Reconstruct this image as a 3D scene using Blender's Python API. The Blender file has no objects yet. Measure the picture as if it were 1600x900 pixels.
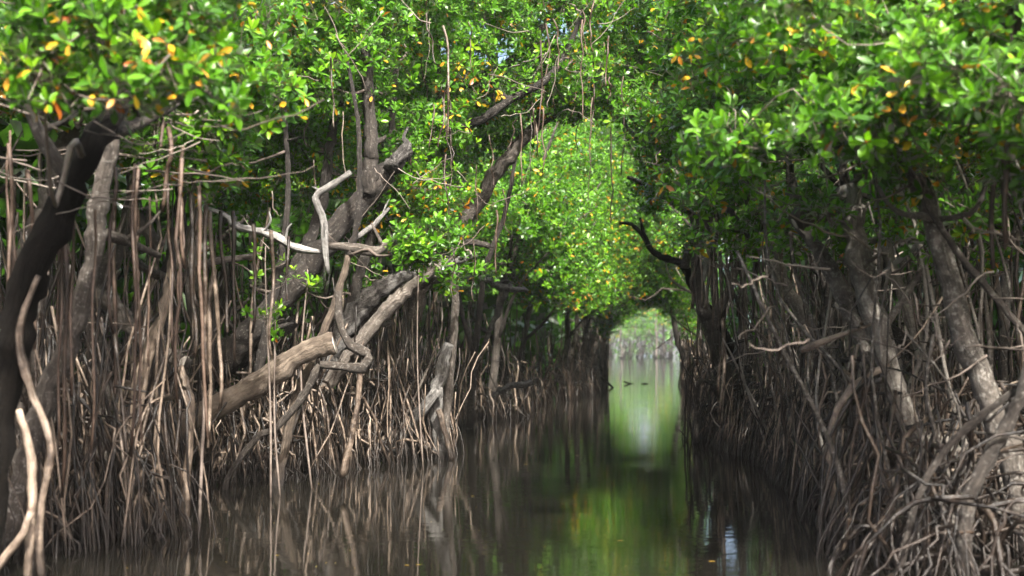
import bpy, math, random
import numpy as np
from mathutils import Matrix, Vector

rng = np.random.default_rng(11)
random.seed(11)
R = math.radians
scene = bpy.context.scene
col = scene.collection

# ------------------------------------------------------------------ camera
F = 2000.0            # focal length in photograph pixels (1600 wide)
CAMZ = 1.4            # eye height above the water, sitting in a boat
HOR = 548.0           # row of the horizon in the photograph
cam_d = bpy.data.cameras.new('camera')
cam = bpy.data.objects.new('camera', cam_d)
col.objects.link(cam)
cam.location = (0, 0, CAMZ)
cam.rotation_euler = (R(90), 0, 0)
cam_d.sensor_width = 36.0
cam_d.lens = 36.0 * F / 1600.0
cam_d.shift_y = (HOR - 450.0) / 1600.0
cam_d.clip_start = 0.1
cam_d.clip_end = 3000
cam_d.dof.use_dof = True
cam_d.dof.focus_distance = 14.5
cam_d.dof.aperture_fstop = 1.6
scene.camera = cam

# ------------------------------------------------------------------ light
SUN_EL, SUN_AZ = R(49), R(163)         # azimuth from +Y (view direction) towards +X
sdir = Vector((math.sin(SUN_AZ) * math.cos(SUN_EL), math.cos(SUN_AZ) * math.cos(SUN_EL), math.sin(SUN_EL)))
world = bpy.data.worlds.new('World')
scene.world = world
world.use_nodes = True
wn = world.node_tree
bg = wn.nodes['Background']
sky = wn.nodes.new('ShaderNodeTexSky')
sky.sky_type = 'NISHITA'
sky.sun_disc = False
sky.sun_elevation = SUN_EL
sky.sun_rotation = SUN_AZ
sky.air_density = 0.7
sky.dust_density = 6.0
sky.ozone_density = 0.6
wn.links.new(sky.outputs[0], bg.inputs[0])
bg.inputs[1].default_value = 0.15
sl = bpy.data.lights.new('sun', 'SUN')
sl.energy = 4.5
sl.angle = R(2)
sl.color = (1.0, 0.95, 0.87)
so = bpy.data.objects.new('sun', sl)
so.rotation_euler = (-sdir).to_track_quat('-Z', 'Y').to_euler()
so.location = (0, -20, 40)
col.objects.link(so)
scene.view_settings.view_transform = 'Standard'
scene.view_settings.look = 'None'
scene.view_settings.gamma = 1.0
scene.view_settings.exposure = 1.9
scene.cycles.use_denoising = True
scene.cycles.max_bounces = 7
scene.cycles.diffuse_bounces = 3
scene.cycles.glossy_bounces = 3
scene.cycles.transmission_bounces = 5
scene.cycles.sample_clamp_indirect = 6.0
scene.cycles.caustics_reflective = False
scene.cycles.caustics_refractive = False


# ------------------------------------------------------------------ helpers
def W(px, py, D):
    """photograph pixel seen at depth D -> world point"""
    return np.array(((px - 800.0) / F * D, D, CAMZ + (HOR - py) / F * D))


def pix(p):
    p = np.atleast_2d(p)
    return 800 + F * p[:, 0] / p[:, 1], HOR - F * (p[:, 2] - CAMZ) / p[:, 1]


def setp(o, label=None, cat=None, group=None, kind=None):
    if label: o['label'] = label
    if cat: o['category'] = cat
    if group: o['group'] = group
    if kind: o['kind'] = kind
    return o


def mesh_data(name, V, faces, tint=None, smooth=True):
    """faces: (n,k) array or list of such arrays"""
    me = bpy.data.meshes.new(name)
    V = np.asarray(V, dtype=np.float32)
    if not isinstance(faces, list): faces = [faces]
    faces = [np.asarray(f, dtype=np.int32) for f in faces if len(f)]
    me.vertices.add(len(V))
    me.vertices.foreach_set('co', V.ravel())
    nl = sum(f.size for f in faces)
    me.loops.add(nl)
    me.loops.foreach_set('vertex_index', np.concatenate([f.ravel() for f in faces]))
    nf = sum(len(f) for f in faces)
    me.polygons.add(nf)
    tot = np.concatenate([np.full(len(f), f.shape[1], np.int32) for f in faces])
    st = np.concatenate([[0], np.cumsum(tot)[:-1]]).astype(np.int32)
    me.polygons.foreach_set('loop_start', st)
    me.polygons.foreach_set('use_smooth', np.full(nf, smooth))
    if tint is not None:
        a = me.attributes.new('tint', 'FLOAT', 'POINT')
        a.data.foreach_set('value', np.asarray(tint, dtype=np.float32))
    me.update(calc_edges=True)
    return me


def link(name, me, mat=None, parent=None, loc=(0, 0, 0)):
    o = bpy.data.objects.new(name, me)
    if mat is not None and me is not None and not me.materials: me.materials.append(mat)
    o.location = loc
    if parent is not None: o.parent = parent
    col.objects.link(o)
    return o


def empty(name, loc):
    o = bpy.data.objects.new(name, None)
    o.empty_display_size = 0.2
    o.location = loc
    col.objects.link(o)
    return o


def spline(P, n):
    """Catmull-Rom through the rows of P (any width), n samples"""
    P = np.asarray(P, float)
    if len(P) == 2:
        t = np.linspace(0, 1, n)[:, None]
        return P[0] * (1 - t) + P[1] * t
    Q = np.vstack([2 * P[0] - P[1], P, 2 * P[-1] - P[-2]])
    u = np.linspace(0, len(P) - 1 - 1e-6, n)
    i = u.astype(int)
    t = (u - i)[:, None]
    a, b, c, d = Q[i], Q[i + 1], Q[i + 2], Q[i + 3]
    return 0.5 * (2 * b + (c - a) * t + (2 * a - 5 * b + 4 * c - d) * t ** 2 + (3 * b - a - 3 * c + d) * t ** 3)


def tube(P, rad, sides=6, wob=0.0, cap=True):
    """swept tube; returns verts, quads, caps(tris)"""
    P = np.asarray(P, float); n = len(P)
    rad = np.broadcast_to(rad, (n,)).astype(float)
    T = np.gradient(P, axis=0)
    T /= np.linalg.norm(T, axis=1)[:, None] + 1e-9
    ref = np.array((0.0, 0.0, 1.0)) if abs(T[:, 2]).mean() < 0.75 else np.array((1.0, 0.0, 0.0))
    A = np.cross(T, ref); A /= np.linalg.norm(A, axis=1)[:, None] + 1e-9
    B = np.cross(T, A)
    th = np.arange(sides) * 2 * math.pi / sides + rng.random() * 6
    rr = rad[:, None] * np.ones(sides)
    if wob:
        rr = rr * (1 + wob * rng.normal(size=(n, sides)) * 0.6 + wob * rng.normal(size=(1, sides)) * 0.6)
    V = P[:, None] + rr[..., None] * (A[:, None] * np.cos(th)[None, :, None] + B[:, None] * np.sin(th)[None, :, None])
    V = V.reshape(-1, 3)
    i = np.arange(n - 1)[:, None] * sides
    j = np.arange(sides)[None]
    k = (j + 1) % sides
    Q = np.stack([i + j, i + k, i + sides + k, i + sides + j], -1).reshape(-1, 4)
    C = np.zeros((0, 3), int)
    if cap:
        V = np.vstack([V, P[0], P[-1]])
        jj = np.arange(sides); kk = (jj + 1) % sides
        a = np.stack([kk, jj, np.full(sides, n * sides)], -1)
        o = (n - 1) * sides
        b = np.stack([o + jj, o + kk, np.full(sides, n * sides + 1)], -1)
        C = np.vstack([a, b])
    return V, Q, C


class Join:
    """many tubes in one mesh"""
    def __init__(s): s.V, s.Q, s.C, s.T, s.n = [], [], [], [], 0

    def add(s, V, Q, C, tint=0.5):
        s.V.append(V); s.Q.append(Q + s.n); s.C.append(C + s.n)
        s.T.append(np.full(len(V), tint)); s.n += len(V)

    def build(s, name, mat, parent, base):
        if not s.V: return None
        me = mesh_data(name, np.vstack(s.V) - base, [np.vstack(s.Q), np.vstack(s.C)], np.concatenate(s.T))
        return link(name, me, mat, parent)


# ------------------------------------------------------------------ materials
def nodes(name):
    m = bpy.data.materials.new(name)
    m.use_nodes = True
    nt = m.node_tree
    return m, nt, nt.nodes['Principled BSDF'], nt.nodes['Material Output']


def N(nt, typ, **kw):
    n = nt.nodes.new(typ)
    for k, v in kw.items():
        if k in n.inputs: n.inputs[k].default_value = v
        else: setattr(n, k, v)
    return n


def ramp(nt, stops):
    r = nt.nodes.new('ShaderNodeValToRGB')
    e = r.color_ramp.elements
    while len(e) < len(stops): e.new(0.5)
    for el, (p, c) in zip(e, stops):
        el.position = p; el.color = (*c, 1)
    return r


def mat_bark(name, dark, mid, pale, lichen=0.5, rough=0.75, wet=True, bump=0.5, scale=9.0, spec=0.4):
    m, nt, b, out = nodes(name)
    L = nt.links.new
    geo = N(nt, 'ShaderNodeNewGeometry')
    n1 = N(nt, 'ShaderNodeTexNoise', Scale=scale, Detail=6.0, Roughness=0.7)
    L(geo.outputs['Position'], n1.inputs['Vector'])
    at = N(nt, 'ShaderNodeAttribute', attribute_name='tint')
    addt = N(nt, 'ShaderNodeMath', operation='MULTIPLY_ADD')
    L(at.outputs['Fac'], addt.inputs[0]); addt.inputs[1].default_value = 0.5
    L(n1.outputs['Fac'], addt.inputs[2])
    sub = N(nt, 'ShaderNodeMath', operation='SUBTRACT'); sub.inputs[1].default_value = 0.25
    L(addt.outputs[0], sub.inputs[0])
    rp = ramp(nt, [(0.25, dark), (0.5, mid), (0.8, pale)])
    L(sub.outputs[0], rp.inputs[0])
    # pale crusty lichen patches
    n2 = N(nt, 'ShaderNodeTexNoise', Scale=scale * 3.6, Detail=4.0, Roughness=0.65)
    L(geo.outputs['Position'], n2.inputs['Vector'])
    r2 = ramp(nt, [(0.60 - 0.1 * lichen, (0, 0, 0)), (0.70 - 0.1 * lichen, (1, 1, 1))])
    L(n2.outputs['Fac'], r2.inputs[0])
    mx = N(nt, 'ShaderNodeMix', data_type='RGBA')
    fac = N(nt, 'ShaderNodeMath', operation='MULTIPLY'); fac.inputs[1].default_value = 0.75 * lichen
    L(r2.outputs[0], fac.inputs[0]); L(fac.outputs[0], mx.inputs[0])
    L(rp.outputs[0], mx.inputs[6]); mx.inputs[7].default_value = (0.42, 0.40, 0.36, 1)
    colr = mx.outputs[2]
    if wet:   # tide stain on the lowest few centimetres
        sx = N(nt, 'ShaderNodeSeparateXYZ'); L(geo.outputs['Position'], sx.inputs[0])
        mr = N(nt, 'ShaderNodeMapRange'); mr.inputs[1].default_value = 0.05; mr.inputs[2].default_value = 0.32
        ad = N(nt, 'ShaderNodeMath', operation='MULTIPLY_ADD'); ad.inputs[1].default_value = 0.25
        L(n1.outputs['Fac'], ad.inputs[0]); ad.inputs[2].default_value = -0.125
        ad2 = N(nt, 'ShaderNodeMath', operation='ADD'); L(sx.outputs[2], ad2.inputs[0]); L(ad.outputs[0], ad2.inputs[1])
        L(ad2.outputs[0], mr.inputs[0])
        mw = N(nt, 'ShaderNodeMix', data_type='RGBA')
        L(mr.outputs[0], mw.inputs[0]); mw.inputs[6].default_value = (0.018, 0.013, 0.010, 1)
        L(colr, mw.inputs[7]); colr = mw.outputs[2]
    L(colr, b.inputs['Base Color'])
    b.inputs['Roughness'].default_value = rough
    b.inputs['Specular IOR Level'].default_value = spec
    bp = N(nt, 'ShaderNodeBump', Strength=min(1.0, bump * 1.5), Distance=0.03)
    n3 = N(nt, 'ShaderNodeTexNoise', Scale=scale * 5, Detail=5.0, Roughness=0.7)
    L(geo.outputs['Position'], n3.inputs['Vector'])
    ga = N(nt, 'ShaderNodeAttribute', attribute_name='grain')       # furrows running along the wood
    ng = N(nt, 'ShaderNodeTexNoise', Scale=4.5, Detail=5.0, Roughness=0.75, Distortion=0.4)
    L(ga.outputs['Vector'], ng.inputs['Vector'])
    rg = ramp(nt, [(0.36, (0, 0, 0)), (0.52, (1, 1, 1))]); L(ng.outputs['Fac'], rg.inputs[0])
    hm = N(nt, 'ShaderNodeMath', operation='MULTIPLY_ADD'); hm.inputs[1].default_value = 0.8
    L(rg.outputs[0], hm.inputs[0]); L(n3.outputs['Fac'], hm.inputs[2])
    L(hm.outputs[0], bp.inputs['Height']); L(bp.outputs[0], b.inputs['Normal'])
    mg = N(nt, 'ShaderNodeMix', data_type='RGBA', blend_type='MULTIPLY'); mg.inputs[0].default_value = 0.6
    rc = ramp(nt, [(0.0, (0.3, 0.27, 0.25)), (1.0, (1, 1, 1))]); L(rg.outputs[0], rc.inputs[0])
    L(colr, mg.inputs[6]); L(rc.outputs[0], mg.inputs[7]); L(mg.outputs[2], b.inputs['Base Color'])
    return m


M_trunk = mat_bark('bark_dark', (0.012, 0.009, 0.007), (0.036, 0.029, 0.023), (0.11, 0.092, 0.075), 0.35)
M_grey = mat_bark('bark_grey', (0.022, 0.018, 0.014), (0.07, 0.057, 0.046), (0.19, 0.165, 0.14), 0.5)
M_dead = mat_bark('dead_wood', (0.06, 0.055, 0.05), (0.26, 0.25, 0.235), (0.55, 0.535, 0.51), 0.5, bump=0.8, scale=14)
M_log = mat_bark('log_brown', (0.04, 0.03, 0.022), (0.12, 0.092, 0.068), (0.24, 0.195, 0.15), 0.12)
M_root = mat_bark('root_bark', (0.006, 0.0042, 0.003), (0.045, 0.031, 0.022), (0.32, 0.25, 0.19), 0.2, rough=0.34, bump=0.3, scale=7)
M_shade_black = mat_bark('bark_shade_black', (0.004, 0.0033, 0.0028), (0.009, 0.0075, 0.006), (0.03, 0.025, 0.02), 0.03, rough=0.95, spec=0.1)  # near-black bark: shade on the left-edge trunk is put into the colour
M_pale = mat_bark('bark_pale', (0.04, 0.034, 0.028), (0.15, 0.13, 0.11), (0.33, 0.30, 0.26), 0.75)
M_twig = mat_bark('twig_bark', (0.06, 0.048, 0.038), (0.15, 0.12, 0.10), (0.30, 0.26, 0.22), 0.2, wet=False, bump=0.0)
M_air = mat_bark('aerial_root_bark', (0.02, 0.012, 0.008), (0.065, 0.04, 0.027), (0.16, 0.11, 0.08), 0.1, rough=0.55, wet=False, bump=0.2)


def mat_cut():
    m, nt, b, out = nodes('cut_wood')
    n = N(nt, 'ShaderNodeTexNoise', Scale=30.0, Detail=4.0)
    r = ramp(nt, [(0.3, (0.30, 0.26, 0.21)), (0.7, (0.62, 0.57, 0.5))])
    nt.links.new(n.outputs['Fac'], r.inputs[0]); nt.links.new(r.outputs[0], b.inputs['Base Color'])
    b.inputs['Roughness'].default_value = 0.9
    return m


M_cut = mat_cut()


def mat_leaf():
    m, nt, b, out = nodes('mangrove_leaf')
    L = nt.links.new
    nt.nodes.remove(b)
    at = N(nt, 'ShaderNodeAttribute', attribute_name='tint')
    stops = [(0.0, (0.030, 0.095, 0.008)), (0.35, (0.070, 0.205, 0.009)), (0.65, (0.135, 0.32, 0.011)),
             (0.86, (0.27, 0.46, 0.018)), (0.90, (0.62, 0.42, 0.02)), (0.965, (0.66, 0.34, 0.03)), (1.0, (0.42, 0.12, 0.02))]
    rp = ramp(nt, stops); L(at.outputs['Fac'], rp.inputs[0])
    geo = N(nt, 'ShaderNodeNewGeometry')
    nz = N(nt, 'ShaderNodeTexNoise', Scale=25.0, Detail=2.0)
    L(geo.outputs['Position'], nz.inputs['Vector'])
    hs = N(nt, 'ShaderNodeHueSaturation')
    mr = N(nt, 'ShaderNodeMapRange'); mr.inputs[3].default_value = 0.75; mr.inputs[4].default_value = 1.3
    L(nz.outputs['Fac'], mr.inputs[0]); L(mr.outputs[0], hs.inputs['Value']); L(rp.outputs[0], hs.inputs['Color'])
    df = N(nt, 'ShaderNodeBsdfDiffuse')
    tr = N(nt, 'ShaderNodeBsdfTranslucent')
    tc = N(nt, 'ShaderNodeMix', data_type='RGBA', blend_type='MULTIPLY'); tc.inputs[0].default_value = 1.0
    tc.inputs[7].default_value = (1.25, 1.35, 0.55, 1)
    L(hs.outputs[0], tc.inputs[6]); L(hs.outputs[0], df.inputs[0]); L(tc.outputs[2], tr.inputs[0])
    mx = N(nt, 'ShaderNodeMixShader'); mx.inputs[0].default_value = 0.52
    L(df.outputs[0], mx.inputs[1]); L(tr.outputs[0], mx.inputs[2])
    gl = N(nt, 'ShaderNodeBsdfGlossy', Roughness=0.33)
    fr = N(nt, 'ShaderNodeFresnel', IOR=1.30)
    m2 = N(nt, 'ShaderNodeMixShader'); L(fr.outputs[0], m2.inputs[0])
    L(mx.outputs[0], m2.inputs[1]); L(gl.outputs[0], m2.inputs[2])
    L(m2.outputs[0], out.inputs['Surface'])
    return m


M_leaf = mat_leaf()


def mat_water():
    m, nt, b, out = nodes('canal_water')
    L = nt.links.new
    b.inputs['Base Color'].default_value = (0.007, 0.0065, 0.005, 1)
    b.inputs['Roughness'].default_value = 0.04
    b.inputs['IOR'].default_value = 1.42
    geo = N(nt, 'ShaderNodeNewGeometry')
    mp = N(nt, 'ShaderNodeMapping'); mp.inputs['Scale'].default_value = (0.55, 1.0, 1.0)
    L(geo.outputs['Position'], mp.inputs[0])
    n1 = N(nt, 'ShaderNodeTexNoise', Scale=5.5, Detail=3.0, Roughness=0.55)
    L(mp.outputs[0], n1.inputs['Vector'])
    mp2 = N(nt, 'ShaderNodeMapping'); mp2.inputs['Scale'].default_value = (0.08, 0.5, 1.0)
    L(geo.outputs['Position'], mp2.inputs[0])
    n2 = N(nt, 'ShaderNodeTexNoise', Scale=1.0, Detail=2.0)     # patches of breeze
    L(mp2.outputs[0], n2.inputs['Vector'])
    rr = ramp(nt, [(0.4, (0.25, 0.25, 0.25)), (0.68, (1, 1, 1))]); L(n2.outputs['Fac'], rr.inputs[0])
    mul = N(nt, 'ShaderNodeMath', operation='MULTIPLY'); L(n1.outputs['Fac'], mul.inputs[0]); L(rr.outputs[0], mul.inputs[1])
    bp = N(nt, 'ShaderNodeBump', Strength=0.10, Distance=0.035)
    L(mul.outputs[0], bp.inputs['Height']); L(bp.outputs[0], b.inputs['Normal'])
    return m


def mat_mud():
    m, nt, b, out = nodes('mud')
    n = N(nt, 'ShaderNodeTexNoise', Scale=4.0, Detail=6.0, Roughness=0.7)
    r = ramp(nt, [(0.3, (0.006, 0.005, 0.0035)), (0.6, (0.018, 0.013, 0.009)), (0.8, (0.04, 0.03, 0.02))])
    nt.links.new(n.outputs['Fac'], r.inputs[0]); nt.links.new(r.outputs[0], b.inputs['Base Color'])
    b.inputs['Roughness'].default_value = 0.7
    bp = N(nt, 'ShaderNodeBump', Strength=0.6, Distance=0.05)
    nt.links.new(n.outputs['Fac'], bp.inputs['Height']); nt.links.new(bp.outputs[0], b.inputs['Normal'])
    return m


M_water, M_mud = mat_water(), mat_mud()

# ------------------------------------------------------------------ the shoreline
LD = np.array([-8, 5, 8, 9.0, 9.7, 10.6, 13.3, 14.0, 15.0, 16.8, 17.6, 19, 24.5, 26, 32, 39, 67, 127, 200, 330, 500])
LX = np.array([-3.8, -3.7, -3.45, -3.0, -2.3, -2.95, -3.3, -2.4, -2.0, -0.85, -0.85, -1.5, -1.0, 0.25, 0.5, 2.4, 4.9, 9.3, 14, 24, 36])
RD_ = np.array([-8, 5, 8, 9.6, 12.6, 16.3, 18.5, 19.7, 21, 24, 30, 54, 90, 127, 200, 330, 500])
RX = np.array([1.9, 1.9, 2.05, 2.4, 2.8, 3.15, 3.0, 2.8, 2.9, 3.8, 4.5, 7.3, 12.2, 16.8, 27, 45, 66])
left = lambda d: np.interp(d, LD, LX)
right = lambda d: np.interp(d, RD_, RX)

# ground: one sheet, canal bed and both banks
ds = np.concatenate([np.arange(-10, 40, 0.5), np.arange(40, 120, 3), np.array([120, 140, 170, 200, 260, 340, 480, 700, 1000])])
rows = []
for d in ds:
    l, r = left(d), right(d)
    xs = [-700, -60, l - 12, l - 5, l - 2, l - 1, l - 0.4, l, l + 0.4, l + 0.9, (l + r) / 2, r - 0.9, r - 0.4, r, r + 0.4, r + 1, r + 2, r + 5, r + 12, 200, 900]
    zs = [0.3, 0.3, 0.2, 0.12, 0.0, -0.06, -0.10, -0.16, -0.26, -0.5, -0.9, -0.5, -0.26, -0.16, -0.10, -0.06, 0.0, 0.12, 0.2, 0.3, 0.3]
    rows.append([(x, d, z + (0.03 * rng.normal() if abs(z) < 0.25 else 0)) for x, z in zip(xs, zs)])
nr, nc = len(rows), len(rows[0])
ii = (np.arange(nr - 1)[:, None] * nc + np.arange(nc - 1)[None]).reshape(-1, 1)
ground = link('ground', mesh_data('ground', np.array(rows).reshape(-1, 3), ii + np.array([[0, 1, nc + 1, nc]])), M_mud)
setp(ground, 'dark wet mud of the mangrove banks under the roots', kind='structure')
water = link('water', mesh_data('water', [(-700, -10, 0), (900, -10, 0), (900, 1000, 0), (-700, 1000, 0)], np.array([[0, 1, 2, 3]])), M_water)
setp(water, 'still dark brown canal water mirroring the green tunnel', kind='structure')


# ------------------------------------------------------------------ trees
class Tree:
    def __init__(s, label, base, lean=0.0, group=None, near=True):
        s.base = np.array(base, float)
        s.root = empty('mangrove_tree', tuple(s.base))
        setp(s.root, label, 'tree', group)
        s.D = s.base[1]
        s.near = near
        s.skel = []          # points limbs may grow from (xyz, radius)
        s.clumps = []
        s.twigs = Join()
        s.rootjoin = Join()
        s.nroot = 0
        s.lean = lean
        s.trunk = None


TREES = []


def px_poly(pts):
    """[(px,py,D,width)] -> points, radii"""
    P = np.array([W(a, b, c) for a, b, c, w in pts])
    r = np.array([w / 2 / F * c for a, b, c, w in pts])
    return P, r


def add_stem(t, P, r, name='branch', mat=None, sides=11, n=None, wob=0.13, tint=0.5, parent=None, skel=True, jit=0.0):
    P = np.asarray(P, float); r = np.asarray(r, float)
    Ln = np.linalg.norm(np.diff(P, axis=0), axis=1).sum()
    if n is None: n = int(max(8, min(48, Ln / 0.07)))
    S = spline(np.hstack([P, r[:, None]]), n)
    pts, rad = S[:, :3], np.maximum(S[:, 3], 0.002)
    if jit: pts = pts + rng.normal(size=pts.shape) * rad[:, None] * jit
    rad = rad * (1 + 0.07 * rng.normal(size=n))
    if rng.random() < 0.7 and n > 10:      # a knot
        k = rng.integers(3, n - 3); rad[k] *= 1.22; rad[k + 1] *= 1.1
    V, Q, C = tube(pts, rad, sides, wob)
    me = mesh_data(name, V - t.base, [Q, C], np.full(len(V), tint))
    sl_ = np.concatenate([[0], np.cumsum(np.linalg.norm(np.diff(pts, axis=0), axis=1))]) + rng.random() * 30
    th = np.arange(sides) * 2 * math.pi / sides
    gr = np.stack(np.broadcast_arrays(np.cos(th)[None], np.sin(th)[None], sl_[:, None] * 0.7), -1).reshape(-1, 3)
    gr = np.vstack([gr, gr[:1], gr[-1:]]).astype(np.float32)
    me.attributes.new('grain', 'FLOAT_VECTOR', 'POINT').data.foreach_set('vector', gr.ravel())
    o = link(name, me, mat or M_trunk, parent or t.root)
    if skel: t.skel.append(np.hstack([pts, rad[:, None]]))
    return o


def cut_face(t, owner, P, r, k=1.0):
    """pale sawn face on the end of a branch"""
    d = P[-1] - P[-2]; d /= np.linalg.norm(d)
    V, Q, C = tube([P[-1] + d * 0.001, P[-1] + d * 0.008], [r * 0.98 * k, r * 0.9 * k], 12, 0.04)
    link('cut_face', mesh_data('cut_face', V - t.base, [Q, C], np.full(len(V), 0.5), smooth=False), M_cut, owner)


def mtree(label, stems, group=None, lean=0.6):
    """hand-placed tree: stems = [(name, pts, material, opts)] ; the first is the trunk"""
    P0, _ = px_poly(stems[0][1])
    base = P0[0].copy(); base[2] = 0.0
    t = Tree(label, base, lean, group)
    for name, pts, mat, opt in stems:
        P, r = px_poly(pts)
        if name == 'dead_branch': r[-1] *= 0.55
        o = add_stem(t, P, r, name, mat, tint=opt.get('tint', 0.5), skel=opt.get('skel', True), jit=opt.get('jit', 0.12), wob=opt.get('wob', 0.1))
        if opt.get('cut'): cut_face(t, o, P, r[-1], opt['cut'])
        if name == 'dead_branch' or (name == 'branch' and r[0] > 0.04):
            for k in range(rng.integers(1, 4)):       # short broken side spurs
                i = rng.integers(0, len(P) - 1); f = rng.random()
                a = P[i] * (1 - f) + P[i + 1] * f
                v = rng.normal(size=3); v /= np.linalg.norm(v); v[2] = abs(v[2]) * 0.8
                L = rng.uniform(0.12, 0.4)
                add_stem(t, [a, a + v * L * .5 + rng.normal(size=3) * 0.02, a + v * L], np.array([r[i] * .45, r[i] * .35, r[i] * .15]), 'spur', mat, sides=6, n=7, tint=opt.get('tint', 0.5), parent=o, skel=False)
    TREES.append(t)
    return t


def q(D, *pts):
    """compact polyline: every point at depth D unless it carries its own"""
    return [(p[0], p[1], p[3] if len(p) > 3 else D, p[2]) for p in pts]


# ---- left bank, near
A = mtree('thick near-black mangrove trunk leaning right at the left edge, its head in leaves', [
    ('trunk', q(7.7, (-30, 930, 56), (-10, 700, 54), (20, 545, 52), (45, 440, 52), (92, 330, 46), (135, 245, 42), (190, 150, 36, 8.0), (245, 70, 28, 8.3), (300, -30, 20, 8.8)), M_shade_black, dict(tint=0.3)),
    ('branch', q(7.9, (150, 215, 26), (210, 195, 20, 8.2), (270, 165, 12, 8.6), (330, 150, 7, 9)), M_trunk, {}),
    ('branch', q(7.8, (110, 290, 24), (60, 200, 18), (20, 120, 12), (-20, 60, 8)), M_trunk, {})])
B = mtree('grey-brown trunk lit on its right side, just right of the thick black leaning trunk', [
    ('trunk', q(8.6, (10, 860, 34), (40, 720, 34), (75, 615, 36), (110, 530, 34), (142, 420, 31), (155, 340, 30), (165, 270, 26), (190, 160, 24), (200, 40, 16)), M_grey, dict(tint=0.45)),
    ('branch', q(8.6, (150, 360, 20), (205, 380, 14, 8.9), (250, 400, 9, 9.2)), M_grey, {})])
C = mtree('pale blurred trunk behind the black leaning trunk at the left edge', [
    ('trunk', q(9.4, (-20, 830, 44), (20, 640, 44), (38, 470, 44), (62, 360, 42), (92, 280, 36), (110, 180, 26), (120, 60, 16)), M_grey, dict(tint=0.7)),
    ('prop_root', q(7.4, (30, 640, 10), (48, 710, 12), (50, 790, 13), (42, 925, 13)), M_root, dict(tint=0.9, skel=False)),
    ('prop_root', q(7.3, (48, 800, 11), (35, 835, 12), (0, 880, 12), (-25, 930, 12)), M_root, dict(tint=0.9, skel=False)),
    ('prop_root', q(7.6, (60, 430, 9), (30, 520, 11), (48, 610, 12), (80, 700, 12), (62, 800, 12), (65, 915, 12)), M_root, dict(tint=0.7, skel=False))])
Dt = mtree('mangrove with a sawn-off branch stub pointing down over the left roots', [
    ('trunk', q(10.6, (175, 820, 30), (160, 650, 32), (148, 540, 32), (150, 450, 32), (185, 385, 26, 10.8), (205, 320, 24, 11), (215, 220, 18, 11), (230, 90, 12, 11)), M_grey, dict(tint=0.4)),
    ('branch', q(10.4, (148, 455, 24), (185, 482, 28), (205, 510, 28), (238, 540, 27), (288, 566, 23, 10.2)), M_grey, dict(cut=1.0, tint=0.65, skel=False)),
    ('prop_root', q(10.2, (278, 566, 12), (290, 600, 12), (298, 650, 13), (293, 730, 12), (286, 845, 18)), M_root, dict(tint=0.7, skel=False)),
    ('prop_root', q(10.3, (275, 375, 12), (268, 430, 15), (252, 500, 17), (228, 555, 18), (213, 620, 15), (208, 720, 10), (207, 840, 10)), M_root, dict(tint=1.0, skel=False)),
    ('prop_root', q(10.3, (238, 540, 10), (224, 600, 12), (222, 650, 11), (185, 735, 9), (170, 850, 9)), M_root, dict(tint=0.95, skel=False)),
    ('branch', q(10.9, (205, 330, 18), (225, 355, 22), (250, 390, 22)), M_grey, dict(tint=0.8, skel=False)),
    ('branch', q(11.2, (190, 385, 14), (225, 418, 14), (270, 434, 13), (330, 410, 12), (400, 400, 9)), M_grey, dict(tint=0.6)),
    ('branch', q(11.0, (260, 425, 18), (280, 370, 20), (282, 290, 16), (270, 200, 10)), M_trunk, dict(tint=0.3))])
E = mtree('brown fallen-looking trunk with a sawn end, slanting out of the left roots', [
    ('trunk', q(13.0, (200, 770, 30, 13.2), (245, 700, 34), (300, 655, 36), (360, 625, 36), (415, 592, 35), (460, 560, 34), (495, 543, 34), (522, 536, 34)), M_log, dict(cut=1.0, tint=0.6, wob=0.05, jit=0.03)),
    ('branch', q(12.8, (528, 455, 10), (530, 500, 12), (545, 535, 14), (574, 556, 17), (566, 574, 16), (535, 572, 13), (500, 570, 12)), M_grey, dict(tint=0.35, skel=False)),
    ('prop_root', q(12.8, (562, 572, 9), (560, 620, 9), (550, 680, 9), (535, 745, 12)), M_root, dict(tint=0.6, skel=False)),
    ('prop_root', q(12.9, (500, 570, 12), (470, 625, 12), (430, 670, 11), (400, 685, 10), (360, 740, 9), (350, 770, 9)), M_trunk, dict(tint=0.6, skel=False)),
    ('prop_root', q(13.3, (545, 400, 10), (525, 470, 12), (490, 555, 13), (462, 630, 14), (445, 700, 14), (432, 765, 22)), M_log, dict(tint=0.45)),
    ('branch', q(13.5, (400, 600, 20), (420, 500, 16), (440, 400, 12), (450, 280, 9), (440, 120, 7)), M_trunk, dict(tint=0.2)),
    ('branch', q(13.6, (545, 400, 10), (560, 330, 9), (560, 200, 7), (540, 80, 5)), M_trunk, dict(tint=0.2))])
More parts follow.
